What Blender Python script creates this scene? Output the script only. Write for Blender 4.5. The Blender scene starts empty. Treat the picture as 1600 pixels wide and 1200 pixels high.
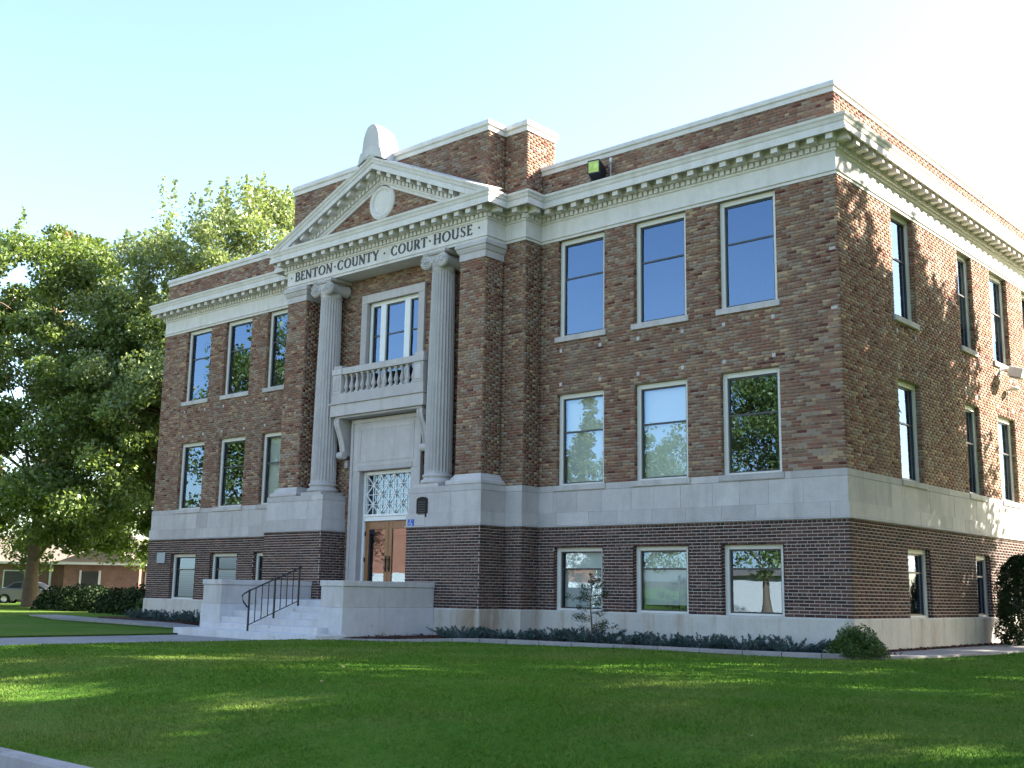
import bpy, bmesh, math, random
import numpy as np
from mathutils import Vector, Matrix
random.seed(7); RNG = np.random.default_rng(11)
SC = bpy.context.scene
COL = SC.collection
R = math.radians
# ------------------------------------------------------------------ camera, sky, sun, exposure
CAM = (9.8872, -21.253, 0.4015); YAW, PITCH, ROLL, FPX = 0.7259, 0.1825, 0.0170, 1763.0
def cam_axes():
    cy, sy, cp, sp, cr, sr = math.cos(YAW), math.sin(YAW), math.cos(PITCH), math.sin(PITCH), math.cos(ROLL), math.sin(ROLL)
    f = Vector((-sy*cp, cy*cp, sp)); r = Vector((cy, sy, 0)); u = r.cross(f)
    return cr*r + sr*u, -sr*r + cr*u, f
cr_, cu_, cf_ = cam_axes()
cd = bpy.data.cameras.new('camera'); cam = bpy.data.objects.new('camera', cd); COL.objects.link(cam)
cam.matrix_world = Matrix(((cr_.x, cu_.x, -cf_.x, CAM[0]), (cr_.y, cu_.y, -cf_.y, CAM[1]), (cr_.z, cu_.z, -cf_.z, CAM[2]), (0, 0, 0, 1)))
cd.sensor_width = 36; cd.lens = FPX/1600*36; cd.clip_start = .1; cd.clip_end = 2000
SC.camera = cam
SUN_DIR = Vector((1.136, 1.25, 1.0)).normalized()          # towards the sun
SUN_EL = math.asin(SUN_DIR.z); SUN_AZ = math.atan2(SUN_DIR.x, SUN_DIR.y)
W = bpy.data.worlds.new('World'); SC.world = W; W.use_nodes = True
nt = W.node_tree; nt.nodes.clear()
sky = nt.nodes.new('ShaderNodeTexSky'); sky.sky_type = 'NISHITA'; sky.sun_disc = False
sky.sun_elevation = SUN_EL; sky.sun_rotation = SUN_AZ; sky.air_density = 1.0; sky.dust_density = 1.5; sky.ozone_density = 1.3; sky.altitude = 100
bg = nt.nodes.new('ShaderNodeBackground'); bg.inputs[1].default_value = .087
wo = nt.nodes.new('ShaderNodeOutputWorld'); nt.links.new(sky.outputs[0], bg.inputs[0]); nt.links.new(bg.outputs[0], wo.inputs[0])
sd = bpy.data.lights.new('sun', 'SUN'); sd.energy = 5.0; sd.angle = R(.53); sd.color = (1, .93, .80)
so = bpy.data.objects.new('sun', sd); COL.objects.link(so); so.rotation_euler = SUN_DIR.to_track_quat('Z', 'Y').to_euler(); so.location = (40, 45, 40)
SC.view_settings.view_transform = 'Standard'; SC.view_settings.look = 'None'; SC.view_settings.gamma = 1
SC.view_settings.use_curve_mapping = False; SC.view_settings.exposure = 2.66
SC.render.engine = 'CYCLES'
try:
    SC.cycles.max_bounces = 8; SC.cycles.transparent_max_bounces = 12; SC.cycles.use_denoising = True; SC.cycles.denoiser = 'OPENIMAGEDENOISE'; SC.cycles.denoising_input_passes = 'RGB_ALBEDO_NORMAL'; SC.cycles.denoising_prefilter = 'NONE'
    SC.cycles.caustics_reflective = False; SC.cycles.caustics_refractive = False
except Exception: pass

# ------------------------------------------------------------------ helpers
def tag(o, label=None, cat=None, group=None, kind=None):
    if label: o['label'] = label
    if cat: o['category'] = cat
    if group: o['group'] = group
    if kind: o['kind'] = kind
    return o
def empty(name, loc=(0, 0, 0), rz=0, **k):
    o = bpy.data.objects.new(name, None); COL.objects.link(o); o.location = loc; o.rotation_euler = (0, 0, rz); o.empty_display_size = .2
    return tag(o, **k)
def link(name, me, mat=None, parent=None, loc=None):
    o = bpy.data.objects.new(name, me); COL.objects.link(o)
    if mat is not None and not me.materials: me.materials.append(mat)
    if parent is not None: o.parent = parent
    if loc is not None: o.location = loc
    return o
class MB:
    def __init__(s): s.v = []; s.f = []; s.sm = []
    def add(s, vs, fs, smooth=False):
        b = len(s.v); s.v += [tuple(p) for p in vs]; s.f += [tuple(i+b for i in f) for f in fs]; s.sm += [smooth]*len(fs); return s
    def quad(s, a, b, c, d): return s.add([a, b, c, d], [(0, 1, 2, 3)])
    def box(s, x0, x1, y0, y1, z0, z1):
        return s.add([(x0,y0,z0),(x1,y0,z0),(x1,y1,z0),(x0,y1,z0),(x0,y0,z1),(x1,y0,z1),(x1,y1,z1),(x0,y1,z1)],
            [(0,3,2,1),(4,5,6,7),(0,1,5,4),(1,2,6,5),(2,3,7,6),(3,0,4,7)])
    def prism(s, poly, axis, a, b, smooth=False):
        # poly of 2D points extruded along axis from a to b; axis x: (y,z), y: (x,z), z: (x,y)
        n = len(poly)
        def P(p, t): return (t, p[0], p[1]) if axis == 'x' else (p[0], t, p[1]) if axis == 'y' else (p[0], p[1], t)
        vs = [P(p, a) for p in poly] + [P(p, b) for p in poly]
        s.add(vs, [tuple(range(n))[::-1], tuple(range(n, 2*n))])
        b0 = len(s.v) - 2*n
        for i in range(n):
            j = (i+1) % n; s.f.append((b0+i, b0+j, b0+n+j, b0+n+i)); s.sm.append(smooth)
        return s
    def tube(s, pts, rad, n=8, cap=True):
        pts = [Vector(p) for p in pts]; rad = rad if hasattr(rad, '__len__') else [rad]*len(pts)
        rings = []; ref = Vector((0, 0, 1))
        d0 = (pts[1]-pts[0]).normalized()
        if abs(d0.z) > .9: ref = Vector((1, 0, 0))
        for i, p in enumerate(pts):
            d = (pts[min(i+1, len(pts)-1)] - pts[max(i-1, 0)]).normalized()
            a = d.cross(ref).normalized(); b = d.cross(a)
            rings.append([p + rad[i]*(math.cos(2*math.pi*k/n)*a + math.sin(2*math.pi*k/n)*b) for k in range(n)])
        vs = [q for r in rings for q in r]; fs = []
        for i in range(len(pts)-1):
            for k in range(n): fs.append((i*n+k, i*n+(k+1) % n, (i+1)*n+(k+1) % n, (i+1)*n+k))
        s.add(vs, fs, True)
        if cap: s.add(rings[0], [tuple(range(n))]); s.add(rings[-1], [tuple(range(n))[::-1]])
        return s
    def lathe(s, prof, center=(0, 0, 0), n=24, axis='z', smooth=True):
        # prof: (r, h) pairs
        vs = []
        for r, h in prof:
            for k in range(n):
                a = 2*math.pi*k/n; x, y = r*math.cos(a), r*math.sin(a)
                p = (x, y, h) if axis == 'z' else (x, h, y)
                vs.append((p[0]+center[0], p[1]+center[1], p[2]+center[2]))
        fs = [(i*n+k, i*n+(k+1) % n, (i+1)*n+(k+1) % n, (i+1)*n+k) for i in range(len(prof)-1) for k in range(n)]
        return s.add(vs, fs, smooth)
    def mesh(s, name, mat=None):
        me = bpy.data.meshes.new(name); me.from_pydata(s.v, [], s.f)
        bm = bmesh.new(); bm.from_mesh(me); bmesh.ops.recalc_face_normals(bm, faces=bm.faces); bm.to_mesh(me); bm.free()
        if len(me.polygons) == len(s.sm): me.polygons.foreach_set('use_smooth', s.sm)
        if mat is not None: me.materials.append(mat)
        return me
    def build(s, name, mat, parent=None, loc=None, bevel=0):
        o = link(name, s.mesh(name), mat, parent, loc)
        if bevel:
            m = o.modifiers.new('bevel', 'BEVEL'); m.width = bevel; m.segments = 2; m.limit_method = 'ANGLE'; m.angle_limit = R(40)
        return o
def np_mesh(name, verts, faces, mat=None, smooth=False):
    verts = np.asarray(verts, np.float32); faces = np.asarray(faces, np.int32); k = faces.shape[1]
    me = bpy.data.meshes.new(name); me.vertices.add(len(verts)); me.vertices.foreach_set('co', verts.ravel())
    me.loops.add(faces.size); me.loops.foreach_set('vertex_index', faces.ravel())
    me.polygons.add(len(faces)); me.polygons.foreach_set('loop_start', np.arange(0, faces.size, k, dtype=np.int32))
    if smooth: me.polygons.foreach_set('use_smooth', np.ones(len(faces), bool))
    me.update(calc_edges=True)
    if mat is not None: me.materials.append(mat)
    return me
def copy_tree(o, parent=None):
    c = o.copy(); COL.objects.link(c)
    if parent is not None: c.parent = parent
    for ch in list(o.children): copy_tree(ch, c)
    return c
_CAMV = np.array(CAM); _r = np.array(cr_); _u = np.array(cu_); _f = np.array(cf_)
def px_size(p): return 1./max(.5, float((np.array(p)-_CAMV) @ _f))
def in_front(p):
    v = np.array(p)-_CAMV; z = v @ _f
    if z < 1: return False
    x, y = v @ _r / z * FPX, v @ _u / z * FPX
    return abs(x) < 820 and abs(y) < 620

# ------------------------------------------------------------------ materials
class NT:
    def __init__(s, name):
        s.m = bpy.data.materials.new(name); s.m.use_nodes = True; s.t = s.m.node_tree; s.t.nodes.clear()
        s.out = s.n('OutputMaterial')
    def n(s, t, **k):
        x = s.t.nodes.new('ShaderNode'+t)
        for a, b in k.items(): setattr(x, a, b)
        return x
    def l(s, a, b): s.t.links.new(a, b)
    def val(s, node, **k):
        for a, b in k.items(): node.inputs[a.replace('_', ' ')].default_value = b
        return node
    def bsdf(s, rough=.8, spec=.3, metal=0):
        b = s.n('BsdfPrincipled'); b.inputs['Roughness'].default_value = rough; b.inputs['Metallic'].default_value = metal
        b.inputs['Specular IOR Level'].default_value = spec; s.l(b.outputs[0], s.out.inputs[0]); return b
    def noise(s, scale, detail=4, rough=.6, coord='Object', vec=None, stretch=None):
        if vec is None:
            tc = s.n('TexCoord'); vec = tc.outputs[coord]
        if stretch:
            mp = s.n('Mapping'); mp.inputs['Scale'].default_value = stretch; s.l(vec, mp.inputs[0]); vec = mp.outputs[0]
        x = s.n('TexNoise'); x.inputs['Scale'].default_value = scale; x.inputs['Detail'].default_value = detail; x.inputs['Roughness'].default_value = rough
        s.l(vec, x.inputs['Vector']); return x.outputs['Fac']
    def ramp(s, fac, stops, interp='LINEAR'):
        r = s.n('ValToRGB'); r.color_ramp.interpolation = interp; e = r.color_ramp.elements
        while len(e) < len(stops): e.new(.5)
        for i, (p, c) in enumerate(stops):
            e[i].position = p; e[i].color = (*c, 1) if len(c) == 3 else c
        s.l(fac, r.inputs[0]); return r.outputs[0]
    def mix(s, fac, a, b, mode='MIX'):
        m = s.n('Mix', data_type='RGBA', blend_type=mode)
        for sock, v in ((m.inputs[0], fac), (m.inputs[6], a), (m.inputs[7], b)):
            if hasattr(v, 'links'): s.l(v, sock)
            else: sock.default_value = v if isinstance(v, (int, float)) else ((*v, 1) if len(v) == 3 else v)
        return m.outputs[2]
    def math(s, op, a, b=0., c=None):
        m = s.n('Math', operation=op)
        for i, v in enumerate((a, b) if c is None else (a, b, c)):
            if hasattr(v, 'links'): s.l(v, m.inputs[i])
            else: m.inputs[i].default_value = v
        return m.outputs[0]
    def bump(s, h, bsdf, strength=.3, dist=.02):
        b = s.n('Bump'); b.inputs['Strength'].default_value = strength; b.inputs['Distance'].default_value = dist
        s.l(h, b.inputs['Height']); s.l(b.outputs[0], bsdf.inputs['Normal'])
    def rand(s):
        g = s.n('NewGeometry'); o = s.n('ObjectInfo')
        return s.math('FRACT', s.math('MULTIPLY_ADD', o.outputs['Random'], 397.31, g.outputs['Random Per Island']))
G3 = lambda v: (v, v, v)
def plain(name, col, rough=.6, spec=.4, metal=0, var=.12, scale=6, bump=0):
    t = NT(name); b = t.bsdf(rough, spec, metal); n = t.noise(scale)
    t.l(t.mix(n, tuple(c*(1-var) for c in col), tuple(min(1, c*(1+var)) for c in col)), b.inputs['Base Color'])
    if bump: t.bump(t.noise(scale*8, 6), b, bump, .01)
    return t.m
def stone(name, c0, c1, stain=(.20, .16, .12), stain_amt=.5, tint=.10, rough=.85, rust=None, spots=0):
    t = NT(name); b = t.bsdf(rough, .25); pos = t.n('NewGeometry').outputs['Position']
    base = t.mix(t.noise(1.3, 5), c0, c1)
    g = t.rand(); base = t.mix(1, base, t.ramp(g, [(0, G3(1-tint)), (1, G3(1+tint*.4))]), 'MULTIPLY')
    fine = t.noise(38, 6, .7); base = t.mix(1, base, t.ramp(fine, [(.25, G3(.84)), (.75, G3(1.06))]), 'MULTIPLY')
    blot = t.noise(3.2, 6, .7, vec=pos); base = t.mix(1, base, t.ramp(blot, [(.3, G3(.88)), (.7, G3(1.05))]), 'MULTIPLY')
    streak = t.ramp(t.noise(1.1, 5, .65, stretch=(2.2, 2.2, .28)), [(.50, G3(0)), (.72, G3(1))])
    base = t.mix(t.math('MULTIPLY', streak, stain_amt), base, stain)
    if rust:
        d = t.n('VectorMath', operation='DISTANCE'); t.l(pos, d.inputs[0]); d.inputs[1].default_value = rust
        near = t.ramp(d.outputs['Value'], [(.35, G3(1)), (1.0, G3(0))])
        m = t.math('MULTIPLY', near, t.ramp(t.noise(2.2, 5, .6, vec=pos, stretch=(1.6, 1.6, .35)), [(.36, G3(0)), (.58, G3(.75))])); base = t.mix(m, base, (.23, .135, .06))
    if spots:
        m = t.ramp(t.noise(5.5, 3, .6, vec=pos), [(.66, G3(0)), (.73, G3(spots))]); base = t.mix(m, base, (.30, .17, .06))
        m = t.ramp(t.noise(7.5, 4, .7, vec=t.n('NewGeometry').outputs['Position'], stretch=(1, 1, 2)), [(.64, G3(0)), (.74, G3(.7))]); base = t.mix(m, base, (.17, .15, .14))
    t.l(base, b.inputs['Base Color']); t.bump(t.noise(60, 5), b, .25, .006); return t.m
M = {}
M['limestone'] = stone('limestone', (.465, .425, .415), (.56, .52, .50), (.29, .265, .25), .5, .17)
M['stone_trim'] = stone('painted_stone_trim', (.62, .58, .545), (.69, .655, .615), (.40, .36, .31), .42, .06)
M['stone_old'] = stone('weathered_stone', (.51, .49, .48), (.60, .58, .56), (.28, .25, .23), .6, .08)
M['concrete'] = stone('plinth_concrete', (.50, .48, .435), (.60, .575, .52), (.30, .215, .135), .8, .05, rust=(-8.5, -1.45, -.3))
M['step'] = stone('step_concrete', (.52, .52, .54), (.60, .60, .62), (.34, .26, .16), .35, .06, spots=.6)
M['walk'] = stone('walk_concrete', (.25, .24, .24), (.31, .30, .295), (.16, .145, .13), .5, .12)
M['kerbc'] = stone('kerb_concrete', (.27, .25, .25), (.35, .33, .325), (.15, .13, .12), .55, .14)
def brickmat(name, stops, dirt):
    t = NT(name); b = t.bsdf(.88, .2); pos = t.n('NewGeometry').outputs['Position']
    c = t.ramp(t.rand(), stops, 'CONSTANT')
    c = t.mix(1, c, t.ramp(t.noise(30, 6, .7, vec=pos), [(.2, G3(.74)), (.8, G3(1.14))]), 'MULTIPLY')
    c = t.mix(1, c, t.ramp(t.noise(.35, 5, .6, vec=pos), [(.3, (.84, .83, .83)), (.7, (1.10, 1.10, 1.09))]), 'MULTIPLY')
    c = t.mix(t.math('MULTIPLY', t.ramp(t.noise(.8, 5, vec=pos, stretch=(1, 1, .35)), [(.52, G3(0)), (.75, G3(1))]), .4), c, dirt)
    t.l(c, b.inputs['Base Color']); t.bump(t.noise(90, 4, vec=pos), b, .3, .004); return t.m
M['brick'] = brickmat('red_brick', [(0, (0.222, 0.125, 0.086)), (.14, (0.252, 0.134, 0.090)), (.28, (0.293, 0.223, 0.171)), (.42, (0.206, 0.119, 0.082)), (.54, (0.316, 0.200, 0.126)),
    (.66, (0.241, 0.108, 0.072)), (.76, (0.268, 0.179, 0.130)), (.85, (0.188, 0.086, 0.061)), (.91, (0.404, 0.279, 0.170)), (.96, (0.123, 0.044, 0.033))], (0.234, 0.193, 0.150))
M['brick_dark'] = brickmat('dark_brick', [(0, (0.076, 0.038, 0.033)), (.2, (0.097, 0.047, 0.039)), (.4, (0.060, 0.035, 0.033)), (.6, (0.114, 0.057, 0.046)), (.75, (0.050, 0.032, 0.032)), (.88, (0.126, 0.073, 0.057))], (0.073, 0.053, 0.047))
M['mortar'] = plain('mortar', (.33, .29, .25), .95, .1, var=.2, scale=3)
M['mortar_pale'] = plain('pale_mortar', (.46, .41, .375), .95, .1, var=.25, scale=3)
M['frame'] = plain('painted_window_frame', (.60, .585, .54), .5, .4, var=.06)
M['sash'] = plain('dark_sash', (.025, .027, .03), .4, .5)
M['white'] = plain('white_paint', (.70, .70, .69), .5, .4, var=.06)
M['blind'] = plain('roller_blind', (.62, .63, .58), .8, .2, var=.06, scale=1)
M['interior'] = plain('interior_wall', (.10, .095, .09), .9, .1)
M['roof'] = plain('flat_roof', (.22, .21, .20), .9, .1)
M['letter'] = plain('dark_bronze_letter', (.035, .03, .03), .5, .4)
M['black'] = plain('black_metal', (.012, .012, .014), .45, .5)
M['bronze'] = plain('bronze_plaque', (.018, .014, .014), .7, .2, var=.3, scale=30)
M['blue'] = plain('blue_sign', (.03, .10, .42), .5, .4)
M['greybox'] = plain('grey_metal', (.30, .32, .34), .5, .4)
M['lightgrey'] = plain('light_grey_metal', (.62, .61, .58), .5, .4)
def wood():
    t = NT('varnished_oak'); b = t.bsdf(.35, .5)
    n = t.noise(5, 5, .6, stretch=(6, 6, .5)); t.l(t.ramp(n, [(.3, (.17, .07, .024)), (.7, (.28, .125, .045))]), b.inputs['Base Color']); return t.m
M['wood'] = wood()
def glass(name, tint, base, rough=0):
    t = NT(name); tr = t.n('BsdfTransparent'); tr.inputs[0].default_value = (*tint, 1)
    gl = t.n('BsdfGlossy'); gl.inputs['Roughness'].default_value = rough; gl.inputs[0].default_value = (.50, .70, 1, 1)
    ge = t.n('NewGeometry'); dt = t.n('VectorMath', operation='DOT_PRODUCT'); t.l(ge.outputs['Incoming'], dt.inputs[0]); t.l(ge.outputs['True Normal'], dt.inputs[1])
    sch = t.math('POWER', t.math('SUBTRACT', 1.0, t.math('ABSOLUTE', dt.outputs['Value'])), 5.0)
    fac = t.math('MINIMUM', t.math('MULTIPLY_ADD', sch, .9, base), 1.0)
    b = t.n('Bump'); b.inputs['Strength'].default_value = .035; b.inputs['Distance'].default_value = .05; t.l(t.noise(.7, 2, vec=t.n('NewGeometry').outputs['Position']), b.inputs['Height']); t.l(b.outputs[0], gl.inputs['Normal'])
    mx = t.n('MixShader'); t.l(fac, mx.inputs[0]); t.l(tr.outputs[0], mx.inputs[1]); t.l(gl.outputs[0], mx.inputs[2]); t.l(mx.outputs[0], t.out.inputs[0]); return t.m
M['glass'] = glass('window_glass', (.80, .84, .82), .17)
M['carglass'] = glass('car_glass', (.25, .28, .28), .08)
def leafmat(name, stops, rough=.36, transl=.34, autumn=None, spec=.5):
    t = NT(name); b = t.n('BsdfPrincipled'); b.inputs['Roughness'].default_value = rough; b.inputs['Specular IOR Level'].default_value = spec
    c = t.ramp(t.rand(), stops)
    c = t.mix(1, c, t.ramp(t.noise(.35, 3), [(.3, G3(.8)), (.7, G3(1.2))]), 'MULTIPLY')
    if autumn:
        a = t.ramp(t.noise(autumn[0], 1, .4), [(autumn[1], G3(0)), (autumn[1]+.02, G3(1))]); c = t.mix(t.math('MULTIPLY', a, .85), c, autumn[2])
    t.l(c, b.inputs['Base Color'])
    tl = t.n('BsdfTranslucent'); t.l(t.mix(1, c, (1.35, 1.35, .6), 'MULTIPLY'), tl.inputs[0])
    mx = t.n('MixShader'); mx.inputs[0].default_value = transl; t.l(b.outputs[0], mx.inputs[1]); t.l(tl.outputs[0], mx.inputs[2]); t.l(mx.outputs[0], t.out.inputs[0]); return t.m
M['leaf'] = leafmat('maple_leaf', [(0, (.072, .116, .026)), (.5, (.130, .186, .045)), (1, (.22, .270, .095))], autumn=(.42, .745, (.42, .17, .02)))
M['leaf_pale'] = leafmat('pale_leaf', [(0, (.140, .185, .065)), (.5, (.205, .255, .105)), (1, (.29, .33, .165))])
M['leaf_yellow'] = leafmat('poplar_leaf', [(0, (.085, .11, .025)), (.5, (.12, .145, .035)), (1, (.16, .17, .045))])
M['leaf_dark'] = leafmat('dark_leaf', [(0, (.012, .026, .008)), (.5, (.020, .038, .010)), (1, (.032, .055, .014))], transl=.08, rough=.6, spec=.2)
M['leaf_bush'] = leafmat('shrub_leaf', [(0, (.035, .075, .015)), (.5, (.055, .105, .02)), (1, (.085, .14, .03))], transl=.2)
M['leaf_yel2'] = leafmat('yellow_shrub_leaf', [(0, (.16, .15, .03)), (1, (.26, .22, .05))], transl=.3)
M['juniper'] = leafmat('juniper_needles', [(0, (.026, .056, .050)), (.5, (.044, .084, .078)), (1, (.078, .125, .118))], transl=.1)
M['bark'] = plain('bark', (.16, .12, .085), .95, .1, var=.45, scale=4, bump=.8)
def grassmat(name, blades=False):
    t = NT(name); b = t.bsdf(.9, .04)
    c = t.mix(t.noise(.45, 5, .6), (0.056, 0.140, 0.017), (0.086, 0.182, 0.022))
    c = t.mix(t.ramp(t.noise(2.3, 5, .7), [(.35, G3(0)), (.75, G3(1))]), c, (0.104, 0.178, 0.030))
    c = t.mix(t.math('MULTIPLY', t.ramp(t.noise(.22, 6, .7), [(.46, G3(0)), (.70, G3(1))]), .75), c, (0.178, 0.186, 0.062))
    c = t.mix(1, c, t.ramp(t.noise(24, 6, .8), [(.25, G3(.62)), (.75, G3(1.2))]), 'MULTIPLY')
    if blades: c = t.mix(1, c, t.ramp(t.rand(), [(0, (.85, .88, .8)), (.8, (1.15, 1.1, 1.0)), (1, (1.4, 1.25, 1.2))]), 'MULTIPLY')
    t.l(c, b.inputs['Base Color'])
    if not blades: t.bump(t.noise(45, 5, .8), b, .8, .03)
    return t.m
M['lawn'] = grassmat('mown_lawn'); M['blade'] = grassmat('grass_blades', True)
M['asphalt'] = plain('asphalt', (.16, .16, .165), .9, .2, var=.2, scale=20, bump=.4)
M['mulch'] = plain('bark_mulch', (.075, .032, .024), .95, .1, var=.6, scale=30, bump=1)
M['soil'] = plain('soil', (.10, .085, .05), .95, .1, var=.4, scale=2)
def shinglemat():
    t = NT('roof_shingles'); b = t.bsdf(.9, .2); c = t.ramp(t.noise(9, 5, .7, stretch=(1, 1, 4)), [(.3, (.14, .115, .10)), (.7, (.28, .23, .195))]); t.l(c, b.inputs['Base Color']); return t.m
M['shingle'] = shinglemat()
def fbrick(name, c1, c2, mo, sc=1.):
    t = NT(name); b = t.bsdf(.9, .2); tc = t.n('TexCoord'); br = t.n('TexBrick')
    mp = t.n('Mapping'); mp.inputs['Rotation'].default_value = (R(90), 0, 0); t.l(tc.outputs['Object'], mp.inputs[0]); t.l(mp.outputs[0], br.inputs[0])
    t.val(br, Scale=sc, Mortar_Size=.012, Brick_Width=.22, Row_Height=.075); br.inputs['Color1'].default_value = (*c1, 1); br.inputs['Color2'].default_value = (*c2, 1); br.inputs['Mortar'].default_value = (*mo, 1)
    t.l(t.mix(1, br.outputs[0], t.ramp(t.noise(1.5), [(.3, G3(.8)), (.7, G3(1.15))]), 'MULTIPLY'), b.inputs['Base Color']); return t.m
M['house_brick'] = fbrick('house_brick', (.22, .10, .07), (.17, .075, .055), (.24, .19, .16))
M['orange_brick'] = fbrick('orange_brick', (.40, .13, .065), (.33, .10, .05), (.34, .22, .16))
M['back_brick'] = fbrick('rear_brick', (.21, .13, .095), (.26, .165, .12), (.27, .225, .19))
M['stucco'] = plain('white_stucco', (.62, .60, .56), .9, .2, var=.08)
M['carpaint'] = plain('silver_car_paint', (.17, .175, .20), .3, .5, .2, var=.04)
M['whitecar'] = plain('white_car_paint', (.72, .70, .69), .3, .5, 0, var=.04)
M['tyre'] = plain('tyre_rubber', (.02, .02, .02), .9, .2)
M['chrome'] = plain('alloy', (.5, .5, .52), .3, .5, .8)
M['lens'] = leafmat('yellow_green_lens', [(0, (.72, .80, .26)), (1, (.85, .92, .45))], transl=.5)
M['tail'] = plain('tail_lamp', (.35, .02, .02), .3, .5)

# ------------------------------------------------------------------ courthouse dimensions
L = 25.54; c = -L/2; B = 22.
ZT, ZB, ZE = 2.96, 1.95, 9.15
yM, yP, yB, yR = -.62, -1.31, -1.49, -.70            # middle step, pier, pedestal block, recess wall
xM, xP, xPi, xB, xBi = 4.72, 3.99, 3.13, 4.18, 1.74
CH = empty('courthouse', (0, 0, 0), label='brick courthouse with limestone trim, two columns and a pediment over its entrance', cat='courthouse')
NV = lambda u: (u[1], -u[0])                          # outward normal of a wall run (building on the left hand)
def mitre(path, closed=False):
    n = len(path); out = []
    def nrm(a, b):
        d = (b[0]-a[0], b[1]-a[1]); l = math.hypot(*d); return NV((d[0]/l, d[1]/l))
    for i in range(n):
        if closed: n1, n2 = nrm(path[i-1], path[i]), nrm(path[i], path[(i+1) % n])
        else:
            n1 = nrm(path[i-1], path[i]) if i else nrm(path[0], path[1])
            n2 = nrm(path[i], path[i+1]) if i < n-1 else nrm(path[-2], path[-1])
        k = 1+n1[0]*n2[0]+n1[1]*n2[1]; out.append(((n1[0]+n2[0])/k, (n1[1]+n2[1])/k))
    return out
def off(path, p, closed=False): return [(q[0]+m[0]*p, q[1]+m[1]*p) for q, m in zip(path, mitre(path, closed))]
def sweep(mb, path, prof, closed=False, caps=True):
    m = mitre(path, closed); n = len(path); k = len(prof); vs = []
    for q, mm in zip(path, m):
        for p, z in prof: vs.append((q[0]+mm[0]*p, q[1]+mm[1]*p, z))
    fs = []
    for i in range(n if closed else n-1):
        j = (i+1) % n
        for a in range(k-1): fs.append((i*k+a, j*k+a, j*k+a+1, i*k+a+1))
    mb.add(vs, fs)
    if not closed and caps: mb.add(vs[:k], [tuple(range(k))]); mb.add(vs[-k:], [tuple(range(k))])
    return mb

# ------------------------------------------------------------------ brickwork
PITCH_B = .0705
BR = []                                               # O(x,y), U, N, a, b, z0, z1, proj, style, wall index
WALLS = []
def subtract(iv, holes):
    for h0, h1 in holes:
        nx = []
        for a, b in iv:
            if h1 <= a or h0 >= b: nx.append((a, b)); continue
            if h0 > a+.001: nx.append((a, h0))
            if h1 < b-.001: nx.append((h1, b))
        iv = nx
    return iv
def lay(O, U, s0, s1, z0, z1, openings, style, wi, clip=None):
    N = NV(U); rows = int(round((z1-z0)/PITCH_B)); ph = (z1-z0)/rows
    proj = .009 if style == 'brick' else .011; jt = .011 if style == 'brick' else .017
    for r in range(rows):
        za, zb = z0+r*ph+jt*.5, z0+(r+1)*ph-jt*.5; zm = (za+zb)/2
        head = (r % 7 == 6); bl = (.1015 if head else .211)+0; step = bl+jt if not head else .1065
        offs = (r % 2)*step*.5
        ss = [(s0, s1)]
        if clip:
            ss = clip(zm)
            if not ss: continue
        for a, b in subtract(ss, [(h[0], h[1]) for h in openings if h[2] < zm < h[3]]):
            k0 = math.floor((a-offs)/step); x = k0*step+offs
            while x < b:
                u0, u1 = max(a, x+jt*.5), min(b, x+step-jt*.5)
                if u0-a < .035: u0 = a
                if b-u1 < .035: u1 = b
                if u1-u0 > .03: BR.append((O, U, N, u0, u1, za, zb, proj+random.uniform(-.0015, .0015), style, wi))
                x += step
def wall(name, O, U, length, z0, z1, openings=(), style='brick', depth=.16, s0=0., bricks=True, clip=None, reveal=True):
    """a wall run: mortar sheet with openings and reveals, and the bricks on it"""
    N = NV(U); P = lambda s, d, z: (O[0]+U[0]*s+N[0]*d, O[1]+U[1]*s+N[1]*d, z)
    mb = MB()
    if clip is None:
        xs = sorted({s0, length, *[h[0] for h in openings], *[h[1] for h in openings]}); zs = sorted({z0, z1, *[max(z0, h[2]) for h in openings], *[min(z1, h[3]) for h in openings]})
        for i in range(len(xs)-1):
            for j in range(len(zs)-1):
                xm, zm = (xs[i]+xs[i+1])/2, (zs[j]+zs[j+1])/2
                if any(h[0] < xm < h[1] and h[2] < zm < h[3] for h in openings): continue
                mb.quad(P(xs[i], 0, zs[j]), P(xs[i+1], 0, zs[j]), P(xs[i+1], 0, zs[j+1]), P(xs[i], 0, zs[j+1]))
        for a, b, h0, h1 in openings:
            h0, h1 = max(h0, z0), min(h1, z1); d = -depth-.12
            mb.quad(P(a, 0, h0), P(a, 0, h1), P(a, d, h1), P(a, d, h0)); mb.quad(P(b, 0, h0), P(b, d, h0), P(b, d, h1), P(b, 0, h1))
            mb.quad(P(a, 0, h1), P(b, 0, h1), P(b, d, h1), P(a, d, h1)); mb.quad(P(a, 0, h0), P(a, d, h0), P(b, d, h0), P(b, 0, h0))
    else:
        rows = 40
        for j in range(rows):
            za, zb = z0+(z1-z0)*j/rows, z0+(z1-z0)*(j+1)/rows
            A, Bq = clip(za), clip(zb)
            if A and Bq: mb.quad(P(A[0][0], 0, za), P(A[0][1], 0, za), P(Bq[0][1], 0, zb), P(Bq[0][0], 0, zb))
    o = mb.build('brick_wall', M['mortar'] if style == 'brick' else M['mortar_pale'], CH)
    WALLS.append(o); wi = len(WALLS)-1
    if bricks:
        lay(O, U, s0, length, z0, z1, openings, style, wi, clip)
        if reveal:
            for a, b, h0, h1 in openings:
                h0, h1 = max(h0, z0), min(h1, z1)
                lay(P(a, 0, 0)[:2], (-N[0], -N[1]), 0, depth, h0, h1, [], style, wi)
                lay(P(b, -depth, 0)[:2], N, 0, depth, h0, h1, [], style, wi)
    return o
WX = [(7.48, 6.03), (5.16, 3.70), (2.86, 1.41)]       # window openings of a wing, measured from its outer corner
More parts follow.
